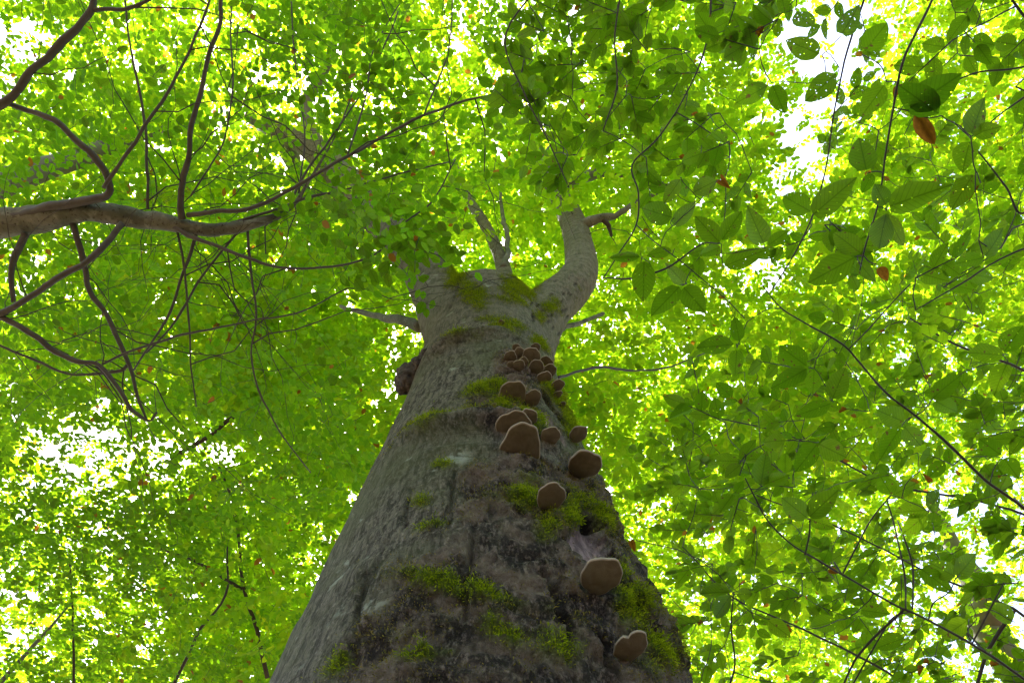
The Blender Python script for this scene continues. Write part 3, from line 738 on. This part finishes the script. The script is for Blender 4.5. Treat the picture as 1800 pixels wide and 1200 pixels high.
tips = np.vstack([scatter(1300, -150, 1950, -150, 800, 9, 15.5, r, 1.0, seed=1), scatter(420, 300, 1500, 300, 1150, 8, 13, r, 1.0, seed=5)])
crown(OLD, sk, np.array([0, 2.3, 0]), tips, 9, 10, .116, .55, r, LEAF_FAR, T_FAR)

def far_tree(base, path, label, tips, per, seed, leaf=.13, K=10, spread=.7, name='beech_tree', group='beeches in the wood beyond'):
    r = np.random.default_rng(seed); root = empty(name, base, label, 'tree', group)
    P, rd = smooth_path([p[:3] for p in path], [p[3] for p in path], 6); 
    o = obj('trunk', rough_tube(P, rd, 14, seed, .06), FARBARK, root); s = Skeleton(); s.add(P[len(P) // 4:], rd[len(P) // 4:])
    crown(root, s, np.array(base, float), tips, per, K, leaf, spread, r, LEAF_FAR, T_FAR, maxr=.08, r_tip=.005)
    return root
r = np.random.default_rng(21)
def over(n, r):
    """the wood goes on unseen overhead and behind the camera, added to cut skylight"""
    a = r.uniform(R(150), R(390), n); d = r.uniform(2, 15, n); z = r.uniform(7, 17, n)
    P = np.stack([np.cos(a) * d, np.sin(a) * d - 1.0, z], 1); x, y, zz = project(P)
    return P[(zz < .3) | (x < -350) | (x > 2150) | (y < -320) | (y > 1500)]
# far trunk seen at the lower right
q = [px(1770, 1160, 13.0), px(1735, 1075, 13.6), px(1705, 1010, 14.2), px(1660, 930, 15), px(1620, 850, 16)]
b0 = np.array([q[0][0] + .8, q[0][1] + .6, 0])
far_tree(tuple(b0), [(*b0, .42), (b0[0] - .1, b0[1], 3, .34), (*q[0], .3), (*q[1], .28), (*q[2], .22), (*q[3], .15), (*q[4], .07)], 'grey beech with leaning trunk half hidden behind the low right-hand leaves',
         scatter(750, 1100, 2000, 200, 1330, 11, 19, r, .9, seed=3), 8, 31)
far_tree((-13.5, 9, 0), [(-13.5, 9, -.1, .4), (-13.4, 9, 4, .33), (-13.0, 9, 10, .22), (-12.6, 8.6, 16, .1)], 'tall beech of the left background whose leaves show ragged gaps of white sky',
         scatter(860, -150, 620, 560, 1330, 10, 19, r, .9, seed=4), 8, 32)
far_tree((1.0, 16, 0), [(1.0, 16, -.1, .4), (1.0, 16, 6, .33), (.8, 16, 13, .22), (.6, 15.6, 20, .1)], 'tall beech standing straight behind the old forked one',
         np.vstack([scatter(600, 350, 1500, 400, 1330, 13, 21, r, .8, seed=6), scatter(150, 760, 1080, 240, 520, 14, 20, r, .3, seed=6)]), 8, 33, leaf=.14)
far_tree((-3, -9, 0), [(-3, -9, -.1, .45), (-3, -8.6, 6, .36), (-2.5, -7, 13, .25), (-1.5, -4, 19, .1)], 'high beech whose yellow-green top spreads above all other leaves',
         np.vstack([scatter(380, -150, 1950, -150, 700, 16, 22, r, .8, seed=8), over(800, r)]), 7, 34, leaf=.15, spread=.8)  # includes unseen tips added to hold back the open sky

# ---- neighbour beech on the left with the long grey bough
r = np.random.default_rng(41)
LEFT = empty('beech_tree', (-5.6, 1.6, 0), 'neighbouring beech reaching in from the left with a long smooth grey bough', 'tree')
sk = Skeleton()
e0 = px(0, 395, 4.6)
P, rd = smooth_path([(-5.6, 1.6, -.1), (-5.6, 1.6, 1.5), (-5.5, 1.6, 4), (-5.4, 1.55, 8), (-5.2, 1.4, 13)], [.34, .26, .23, .18, .06], 8)
obj('trunk', rough_tube(P, rd, 16, 3, .05), FARBARK, LEFT)
sk.add(P[12:], rd[12:])
MAIN = [(-330, 470, 4.9, 66), (-150, 425, 4.7, 62), (0, 393, 4.6, 54), (70, 386, 4.55, 50), (135, 374, 4.5, 40), (200, 376, 4.5, 34), (262, 386, 4.5, 30), (320, 396, 4.5, 27), (380, 404, 4.5, 22), (440, 398, 4.5, 17), (485, 382, 4.55, 12), (515, 358, 4.6, 8), (545, 315, 4.7, 5), (590, 240, 4.8, 3), (625, 150, 4.9, 2)]
P, rd = branch_from(MAIN, n=6); P = np.vstack([[-5.5, 1.6, P[0][2] - .5], P]); rd = np.concatenate([[rd[0] * 1.1], rd])
mb = obj('branch', rough_tube(P, rd, 18, 8, .13), BOUGH, LEFT, label='long smooth grey bough'); sk.add(P, rd)
TRACED = [
    [(10, 384, 4.55, 22), (80, 366, 4.45, 22), (150, 352, 4.4, 20), (186, 340, 4.35, 17), (182, 300, 4.3, 14), (150, 256, 4.25, 14), (80, 206, 4.2, 13), (10, 180, 4.2, 12)],
    [(-40, 215, 4.2, 20), (8, 176, 4.15, 19), (55, 128, 4.1, 18), (100, 82, 4.1, 18), (140, 40, 4.1, 16), (165, 15, 4.1, 15), (168, -40, 4.1, 12)], [(165, 18, 4.1, 10), (205, 18, 4.1, 9), (245, 8, 4.1, 8), (300, -15, 4.1, 6)],
    [(182, 330, 4.3, 9), (215, 280, 4.25, 8), (255, 225, 4.2, 8), (300, 150, 4.2, 7), (335, 88, 4.2, 7), (362, 20, 4.2, 6), (375, -30, 4.2, 5)],
    [(320, 385, 4.45, 16), (316, 345, 4.4, 14), (327, 280, 4.35, 13), (340, 200, 4.3, 12), (365, 110, 4.3, 11), (385, 40, 4.3, 10), (390, -30, 4.3, 8)],
    [(260, 368, 4.45, 7), (257, 300, 4.4, 7), (256, 240, 4.4, 6), (246, 170, 4.4, 6), (228, 80, 4.4, 5), (218, -20, 4.4, 4)], [(335, 345, 4.4, 4), (370, 290, 4.4, 4), (395, 240, 4.4, 4), (408, 150, 4.4, 4), (405, 60, 4.5, 3), (410, -20, 4.5, 3)],
    [(330, 378, 4.45, 11), (380, 374, 4.4, 10), (440, 366, 4.4, 9), (500, 336, 4.4, 8), (560, 302, 4.4, 8), (615, 272, 4.45, 7), (665, 244, 4.5, 7), (740, 205, 4.5, 6), (810, 180, 4.6, 5), (870, 165, 4.6, 4.5), (925, 152, 4.7, 4)],
    [(380, 400, 4.5, 6), (455, 378, 4.5, 6), (530, 350, 4.6, 6), (600, 335, 4.7, 5), (690, 310, 4.8, 4), (790, 285, 4.9, 3)], [(510, 355, 4.6, 6), (545, 290, 4.7, 5), (590, 230, 4.8, 5), (650, 140, 5, 4), (700, 20, 5.2, 3)],
    [(285, 390, 4.5, 11), (330, 412, 4.45, 10), (400, 442, 4.4, 8), (460, 462, 4.4, 7), (520, 471, 4.4, 6), (600, 467, 4.4, 5), (665, 445, 4.4, 5), (705, 395, 4.4, 4), (760, 355, 4.4, 4), (800, 280, 4.4, 3)],
    [(45, 412, 4.55, 16), (28, 445, 4.5, 14), (20, 485, 4.5, 12), (25, 530, 4.5, 9)], [(215, 392, 4.4, 12), (165, 452, 4.3, 13), (110, 488, 4.3, 14), (60, 520, 4.3, 14), (0, 556, 4.35, 15), (-60, 570, 4.4, 16)],
    [(0, 556, 4.35, 12), (45, 580, 4.35, 13), (90, 614, 4.4, 13), (140, 634, 4.4, 12), (178, 642, 4.4, 10), (215, 690, 4.4, 9), (240, 725, 4.45, 8), (262, 738, 4.5, 7), (275, 722, 4.5, 6)],
    [(128, 392, 4.5, 13), (148, 465, 4.5, 12), (160, 510, 4.5, 12), (190, 565, 4.5, 11), (215, 615, 4.5, 10), (230, 650, 4.5, 8), (240, 690, 4.5, 7), (256, 735, 4.5, 5)],
    [(180, 640, 4.4, 6), (230, 615, 4.4, 6), (290, 596, 4.4, 5), (350, 582, 4.4, 5), (450, 562, 4.5, 4), (520, 550, 4.5, 4), (600, 512, 4.6, 3)], [(312, 408, 4.5, 6), (322, 460, 4.5, 6), (330, 530, 4.5, 5), (336, 640, 4.6, 4), (345, 715, 4.7, 3)],
    [(435, 402, 4.5, 6), (441, 470, 4.5, 6), (450, 555, 4.5, 5), (442, 640, 4.6, 4), (480, 740, 4.8, 4), (545, 830, 5.1, 3)], [(345, 412, 4.5, 7), (325, 470, 4.5, 7), (300, 545, 4.5, 6), (265, 600, 4.5, 5), (235, 650, 4.6, 4)],
    [(418, 408, 4.5, 5), (360, 480, 4.5, 5), (310, 560, 4.6, 5), (258, 620, 4.6, 4)], [(-30, 595, 4.6, 6), (60, 632, 4.6, 6), (130, 658, 4.6, 5), (205, 652, 4.6, 8), (222, 640, 4.6, 8)],
    [(525, 340, 4.7, 4), (535, 230, 4.9, 4), (520, 120, 5.1, 3), (510, -20, 5.3, 3)], [(610, 275, 4.45, 4), (640, 180, 4.6, 4), (660, 80, 4.8, 3), (720, -20, 5, 3)], [(745, 203, 4.5, 4), (790, 80, 4.7, 3.5), (795, -20, 4.8, 3)],
]
for pts in TRACED:
    P, rd = branch_from(pts); rd = rd * .8; obj('branch', rough_tube(P, rd, 8 if pts[0][3] > 7 else 6, 4, .1), BRANCH, LEFT); sk.add(P, rd)
for q in range(150):
    a = int(r.integers(30, len(sk.P))); p = sk.P[a]; x, y, z = project(p[None])
    if not (-100 < x[0] < 950 and -100 < y[0] < 760 and z[0] < 5.2): continue
    ln = r.uniform(.35, 1.3); th = r.uniform(0, 2 * math.pi); d = unit(np.array([math.cos(th) + .35, math.sin(th), r.normal(.12, .12)])); sd = unit(np.cross(d, [0, 0, 1.0])); f = np.linspace(0, 1, 9)
    bend = r.normal(0, .3); P = p + d * (ln * f)[:, None] + sd * (bend * ln * f * f)[:, None] + np.cumsum(r.normal(0, .026, (9, 3)) * [1, 1, .5], 0) * ln * (f > 0)[:, None]
    r0 = min(.0015 + .0032 * ln, sk.r[a]); sk.twigs.tube(P, r0 + (.0011 - r0) * f, 5); sk.add(P[2:], (r0 + (.0011 - r0) * f)[2:])
reg = np.vstack([scatter(320, -120, 700, -120, 420, 4.5, 6.6, r, .9, seed=2), scatter(170, 380, 900, -60, 470, 4.7, 6.7, r, .9, seed=2), scatter(170, -120, 560, 380, 760, 4.6, 6.6, r, .9, seed=2), scatter(34, 540, 740, 330, 500, 3.9, 4.7, r, .5, seed=2), scatter(90, 330, 640, 600, 900, 5.2, 7.0, r, .8, seed=2)])
sk.connect(reg, r, r_tip=.0016, k=.0062, sides=4, steps=5, sag=.1, maxr=.009)
b = np.vstack([reg, reg + r.normal(0, .16, reg.shape) * np.array([1, 1, .5])])
L = sprays(b, outward(b, np.array([-4.5, 1.6, 0]), r, .8), 6, .26 * r.uniform(.7, 1.2, len(b)), .078, r)
obj('twigs', sk.twigs.mesh('twigs'), TWIG, LEFT, kind='stuff')
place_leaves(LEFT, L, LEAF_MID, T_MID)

# ---- slim young beech, lower left
r = np.random.default_rng(43)
b0 = (-6.4, 7.0, 0); YL = empty('young_beech', b0, 'slim young beech at the lower left with a dim green crown', 'tree')
sk = Skeleton(); P, rd = smooth_path([(-6.4, 7.0, -.1), (-6.3, 7, 3), (-6.0, 6.9, 6), (-5.6, 6.7, 8.5)], [.09, .075, .05, .015], 7)
obj('trunk', rough_tube(P, rd, 10, 3), FARBARK, YL); sk.add(P[6:], rd[6:])
for pts in [[(300, 1215, 8, 6), (345, 1120, 8, 5), (395, 1045, 8.2, 4), (400, 960, 8.4, 3)], [(130, 1220, 7.5, 5), (128, 1100, 7.6, 4), (122, 980, 7.8, 3)], [(470, 1190, 9, 9), (452, 1110, 9, 8), (430, 1040, 9, 7), (420, 960, 9.2, 6), (408, 880, 9.4, 5), (385, 820, 9.6, 4)], [(425, 1035, 9, 6), (350, 990, 9.2, 5), (270, 960, 9.4, 4)],
            [(300, 805, 9.5, 9), (345, 780, 9.5, 9), (385, 752, 9.5, 8), (420, 725, 9.6, 7)]]:
    P, rd = branch_from(pts); obj('branch', rough_tube(P, rd, 6, 4, .06), TWIG, YL); sk.add(P, rd)
reg = np.vstack([scatter(420, -120, 330, 880, 1330, 6.2, 8.2, r, .8, seed=12), scatter(150, 250, 560, 800, 1300, 7.8, 9.6, r, .9, seed=12), scatter(200, -100, 420, 700, 1000, 7, 9, r, .9, seed=12)])
sk.connect(reg, r, r_tip=.0018, k=.005, sides=4, steps=5, maxr=.01)
b = np.vstack([reg, reg + r.normal(0, .2, reg.shape) * np.array([1, 1, .5])]); L = sprays(b, outward(b, np.array(b0), r, .8), 7, .3 * r.uniform(.7, 1.2, len(b)), .08, r)
obj('twigs', sk.twigs.mesh('twigs'), TWIG, YL, kind='stuff'); place_leaves(YL, L, LEAF_MID, T_MID)

# ---- saplings on the right whose big leaves hang close to the camera
def hero(root, sk, items, r, t_of):
    """leaves picked out one by one: (base px, tip px, width px)"""
    bases = []
    for q, (bx, by, tx, ty, wp) in enumerate(items):
        t = t_of(bx, by) * r.uniform(.97, 1.03); brown = wp < 0; wp = abs(wp)
        B = px(bx, by, t); Tp = px(tx, ty, t * r.uniform(.97, 1.04)); D = Tp - B; ln = np.linalg.norm(D)
        N = unit(unit(B - CAM) * .8 + np.array([0, 0, .5]) + r.normal(0, .12, 3)); wid = wp * t / FPX / ln
        leaf_object(root, B, D, N, ln, min(wid, .9), brown=brown, k=q); bases.append(B - unit(D) * .008)
    sk.connect(np.array(bases), r, r_tip=.0013, k=.008, sides=5, steps=5, sag=.03, maxr=.003)
    return len(items)
def sapling(base, label, trunk, branches, heroes, t_of, fills, leaf, seed, n_twl=4, centre=None):
    r = np.random.default_rng(seed); root = empty('beech_sapling', base, label, 'tree')
    sk = Skeleton(); P, rd = smooth_path([p[:3] for p in trunk], [p[3] for p in trunk], 8); obj('trunk', rough_tube(P, rd, 10, 3), FARBARK, root); sk.add(P[8:], rd[8:])
    for pts in branches:
        P, rd = branch_from(pts, n=6); rd = rd * .72
        d = np.linalg.norm(sk.P - P[0], axis=1); a = np.argmin(d)
        if d[a] < 2.6 and d[a] > .03:                                   # grow it out of the stem
            m = (sk.P[a] + P[0]) / 2 + np.array([0, 0, .05]); P0, r0 = smooth_path([sk.P[a], m, P[0]], [rd[0] * 1.15, rd[0] * 1.1, rd[0]], 5); P = np.vstack([P0[:-1], P]); rd = np.concatenate([r0[:-1], rd])
        obj('branch', rough_tube(P, rd, 7, 4, .06), TWIG, root); sk.add(P, rd)
    nh = hero(root, sk, heroes, r, t_of) if heroes else 0
    allL = []
    for (n, x0, x1, y0, y1, t0, t1, K) in fills:
        reg = scatter(n, x0, x1, y0, y1, t0, t1, r, .7, thin=True, seed=seed)
        if nh:                                                            # leave the picked-out leaves free
            hx = np.array([(h[0] + h[2]) / 2 for h in heroes]); hy = np.array([(h[1] + h[3]) / 2 for h in heroes]); x, y, z = project(reg)
            dm = np.min(np.hypot(x[:, None] - hx, y[:, None] - hy), axis=1); reg = reg[(dm > 48) | (r.random(len(reg)) < .15)]
        sk.connect(reg, r, r_tip=.0016, k=.006, sides=4, steps=5, sag=.05, maxr=.005)
        ax = outward(reg, np.array(base, float) if centre is None else np.array(centre, float), r, .8); ls = leaf * 1.9 * r.uniform(.7, 1.2, len(reg))
        for q in range(len(reg)): sk.twigs.tube(np.array([reg[q], reg[q] + ax[q] * ls[q] * .5 + np.array([0, 0, -.02 * ls[q]]), reg[q] + ax[q] * ls[q] * .85 + np.array([0, 0, -.05 * ls[q]])]), [.0022, .0017, .001], 4)
        allL.append(sprays(reg, ax, K, ls, leaf, r, tilt=.26))
    obj('twigs', sk.twigs.mesh('twigs'), TWIG, root, kind='stuff')
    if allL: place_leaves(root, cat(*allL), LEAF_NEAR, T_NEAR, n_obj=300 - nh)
    return root

H_UP = [(1181, 382, 1125, 366, 46), (1185, 395, 1225, 352, 30), (1265, 426, 1222, 380, 40), (1269, 422, 1304, 369, 34), (1342, 427, 1317, 369, 42), (1275, 467, 1339, 441, 36), (1265, 435, 1226, 452, 22), (1350, 432, 1386, 405, 24),
        (1132, 459, 1131, 534, 45), (1194, 504, 1144, 557, 42), (1202, 505, 1240, 549, 44), (1202, 497, 1172, 465, 28), (1125, 451, 1070, 453, 20), (1180, 440, 1140, 447, 22), (1196, 315, 1170, 355, 28), (1260, 317, 1220, 338, 36), (1197, 315, 1208, 350, 24), (1425, 372, 1378, 345, 44),
        (1430, 377, 1504, 313, 50), (1564, 363, 1665, 325, 54), (1558, 375, 1542, 445, 42), (1560, 375, 1586, 439, 30), (1557, 360, 1536, 322, 34), (1523, 299, 1510, 240, 50), (1513, 445, 1465, 407, 42), (1501, 453, 1422, 497, 54),
        (1708, 235, 1729, 173, 42), (1711, 235, 1761, 223, 32), (1705, 249, 1690, 299, 44), (1711, 307, 1668, 369, 38), (1732, 450, 1773, 395, 35), (1729, 453, 1676, 465, 32), (1554, 150, 1513, 208, 42), (1650, 200, 1580, 150, 54), (1600, 190, 1690, 130, 58),
        (1608, 200, 1642, 252, -30), (1545, 470, 1560, 492, -20), (1268, 316, 1284, 332, -18), (1722, 325, 1712, 345, -14), (1440, 95, 1380, 70, 42), (1470, 130, 1420, 175, 44), (1520, 90, 1560, 40, 44), (1480, 60, 1510, 10, 40), (1250, 60, 1225, 20, 36), (1255, 65, 1290, 90, 34), (1400, 20, 1430, 60, 36), (1350, 150, 1300, 180, 36), (1358, 150, 1380, 200, 34)]
H_LOW = [(1298, 810, 1251, 810, 32), (1302, 810, 1330, 772, 28), (1302, 816, 1274, 839, 25), (1338, 850, 1346, 795, 38), (1343, 852, 1390, 832, 26), (1382, 774, 1332, 774, 30), (1436, 780, 1399, 830, 38), (1440, 780, 1488, 804, 42), (1460, 709, 1399, 732, 32), (1419, 910, 1373, 873, 42),
         (1423, 908, 1473, 860, 42), (1423, 912, 1466, 927, 28), (1289, 869, 1263, 899, 28), (1291, 867, 1308, 843, 18), (1418, 648, 1354, 685, 35), (1418, 643, 1370, 608, 42), (1431, 651, 1429, 696, 30), (1463, 701, 1487, 645, 40), (1589, 741, 1541, 720, 44), (1583, 752, 1546, 805, 34), (1590, 750, 1620, 785, 36),
         (1567, 869, 1546, 832, 35), (1570, 869, 1615, 848, 30), (1629, 896, 1573, 901, 36), (1631, 901, 1589, 939, 34), (1634, 896, 1653, 859, 32), (1514, 1072, 1565, 1078, 32), (1285, 1040, 1226, 1040, 30), (1285, 1045, 1253, 1088, 30), (1679, 1013, 1640, 990, 38), (1682, 1013, 1722, 970, 36),
         (1290, 605, 1225, 612, 38), (1300, 600, 1292, 558, 26), (1295, 615, 1292, 662, 30), (1765, 624, 1698, 619, 35), (1765, 619, 1797, 571, 40), (1770, 640, 1745, 690, 36), (1620, 1000, 1660, 1030, 34), (1470, 1090, 1420, 1105, 34), (1590, 1120, 1540, 1140, 34), (1700, 1090, 1660, 1120, 34), (1350, 1090, 1390, 1120, 32),
         (1760, 800, 1720, 770, 36), (1765, 805, 1790, 840, 34), (1780, 1090, 1735, 1060, 36), (1640, 700, 1680, 660, 36), (1645, 705, 1690, 730, 34), (1456, 1003, 1474, 1010, -14), (1108, 950, 1116, 966, -13), (1380, 1100, 1392, 1112, -10), (1620, 830, 1630, 842, -10)]
sapling((1.45, -.55, 0), 'close beech sapling with broad dark leaves hanging in front of the bright sky gap',
        [(1.45, -.55, -.05, .045), (1.45, -.55, 1.2, .04), (1.4, -.5, 2.4, .032), (1.25, -.42, 3.4, .02), (1.0, -.35, 4.2, .008)],
        [[(1660, -60, 1.45, 7), (1638, 0, 1.45, 6), (1592, 100, 1.45, 6), (1572, 190, 1.48, 5), (1560, 260, 1.5, 5), (1545, 350, 1.52, 4), (1522, 430, 1.55, 4), (1512, 475, 1.55, 3)],
         [(1860, 105, 1.6, 6), (1780, 122, 1.6, 5), (1720, 128, 1.6, 5), (1660, 150, 1.6, 4), (1600, 170, 1.6, 3)], [(1850, 140, 1.7, 6), (1800, 172, 1.7, 5), (1760, 200, 1.7, 4), (1730, 225, 1.7, 4), (1708, 240, 1.7, 3)],
         [(1860, 300, 1.75, 7), (1800, 375, 1.75, 6), (1770, 330, 1.75, 5), (1735, 285, 1.75, 4), (1705, 250, 1.75, 3)], [(1850, 420, 1.8, 6), (1790, 440, 1.8, 5), (1740, 465, 1.8, 4), (1690, 498, 1.8, 4), (1610, 545, 1.8, 3)],
         [(1540, -60, 2.0, 6), (1490, 90, 2.0, 5), (1470, 180, 2.0, 4), (1450, 300, 2.0, 4), (1430, 375, 2.0, 4), (1400, 440, 2.0, 4), (1370, 490, 2.0, 3), (1357, 510, 2.0, 3)],
         [(1250, -60, 2.3, 6), (1245, 60, 2.3, 5), (1215, 150, 2.3, 4), (1160, 240, 2.3, 4), (1112, 290, 2.3, 4), (1122, 340, 2.3, 4), (1118, 395, 2.3, 4), (1085, 450, 2.3, 3), (1060, 490, 2.3, 3)],
         [(1118, 395, 2.3, 3), (1150, 425, 2.25, 3), (1190, 455, 2.2, 3), (1270, 520, 2.2, 2.5), (1310, 560, 2.2, 2)], [(1062, 488, 2.3, 3), (1110, 489, 2.25, 5), (1170, 473, 2.2, 5), (1232, 430, 2.2, 4), (1265, 428, 2.15, 3)],
         [(980, -60, 2.6, 5), (890, 60, 2.6, 4), (920, 160, 2.6, 4), (960, 240, 2.6, 3.5), (1000, 330, 2.6, 3)], [(1100, -60, 2.6, 5), (1080, 60, 2.6, 4), (1085, 150, 2.6, 4), (1060, 230, 2.6, 3)]],
        H_UP, lambda x, y: 1.5 if x > 1480 else (1.85 if x > 1400 else 2.15),
        [(30, 1480, 1900, -60, 520, 1.65, 2.3, 5), (56, 1250, 1560, -60, 420, 2.1, 2.7, 5), (90, 900, 1300, -80, 300, 2.65, 3.5, 6)], .078, 61, centre=(1.2, -.2, 0))
sapling((2.5, 1.35, 0), 'low beech sapling with a long slanting twig and flat overlapping leaves right of the trunk',
        [(2.5, 1.35, -.05, .05), (2.48, 1.35, 1, .042), (2.4, 1.3, 2.2, .034), (2.3, 1.25, 3.2, .022), (2.15, 1.2, 4.0, .008)],
        [[(1900, 985, 2.05, 9), (1800, 897, 2.05, 8), (1740, 850, 2.05, 7), (1680, 795, 2.05, 7), (1610, 730, 2.05, 6), (1560, 690, 2.05, 6), (1510, 635, 2.1, 5), (1480, 605, 2.1, 5), (1420, 570, 2.1, 4), (1375, 542, 2.1, 3), (1340, 500, 2.1, 2.5)],
         [(1900, 1260, 1.95, 8), (1800, 1190, 1.95, 7), (1740, 1150, 1.95, 7), (1680, 1115, 1.95, 6), (1610, 1078, 2.0, 6), (1570, 1060, 2.0, 6), (1500, 1020, 2.0, 5), (1440, 985, 2.05, 5), (1390, 955, 2.1, 4), (1350, 915, 2.1, 4), (1325, 870, 2.1, 4), (1310, 840, 2.1, 3)],
         [(1480, 1010, 2.05, 4), (1500, 970, 2.05, 4), (1530, 915, 2.05, 4), (1567, 870, 2.05, 3)], [(1592, 1070, 2.0, 4), (1590, 1020, 2.1, 5), (1583, 980, 2.1, 4), (1570, 915, 2.2, 4), (1560, 880, 2.2, 3)], [(1604, 1070, 2.0, 4), (1603, 1000, 2.1, 5), (1590, 950, 2.1, 4), (1578, 915, 2.2, 3)],
         [(1415, 975, 2.05, 4), (1422, 940, 2.05, 4), (1423, 912, 2.05, 3)], [(1450, 1290, 2.1, 5), (1540, 1130, 2.1, 4), (1570, 1085, 2.1, 4), (1600, 1075, 2.1, 3)], [(1710, 1130, 2, 4), (1735, 1080, 2, 4), (1765, 1023, 2, 3)],
         [(1632, 1090, 2, 4), (1640, 1060, 2, 4), (1668, 1040, 2, 3), (1680, 1015, 2, 3)], [(1300, 835, 2.1, 3), (1312, 800, 2.1, 3), (1300, 815, 2.1, 2.5)],
         [(1490, 615, 2.1, 3), (1530, 575, 2.1, 3), (1580, 520, 2.1, 3), (1600, 500, 2.1, 2.5)], [(1250, 1260, 2.6, 6), (1290, 1180, 2.6, 5), (1285, 1100, 2.6, 4), (1290, 1040, 2.6, 3)]],
        H_LOW, lambda x, y: 2.05, [(80, 1260, 1900, 560, 1300, 2.2, 3.0, 5)], .078, 62)
sapling((4.1, 3.3, 0), 'taller beech sapling behind the low one, its mid-green leaves filling the gaps',
        [(4.1, 3.3, -.05, .07), (4.1, 3.3, 1.5, .06), (4.0, 3.25, 3.2, .048), (3.8, 3.2, 4.6, .03), (3.6, 3.1, 5.8, .01)],
        [[(1900, 700, 3.9, 9), (1780, 640, 3.8, 7), (1690, 610, 3.7, 6), (1600, 560, 3.7, 4)], [(1900, 1150, 3.4, 9), (1760, 1060, 3.3, 7), (1640, 1010, 3.2, 5), (1480, 930, 3.2, 4), (1330, 870, 3.2, 3)], [(1880, 930, 3.5, 8), (1720, 880, 3.5, 6), (1560, 850, 3.5, 5), (1400, 770, 3.5, 4), (1250, 730, 3.5, 3)],
         [(1700, 1280, 3.2, 8), (1560, 1180, 3.1, 6), (1420, 1110, 3.1, 5), (1290, 1050, 3.1, 4), (1200, 960, 3.1, 3)]],
        [], None, [(230, 1190, 1950, 640, 1320, 2.8, 4.6, 6), (75, 1450, 1950, 200, 700, 3.0, 5.0, 6), (28, 1140, 1300, 780, 1180, 3.2, 4.2, 6)], .078, 63)
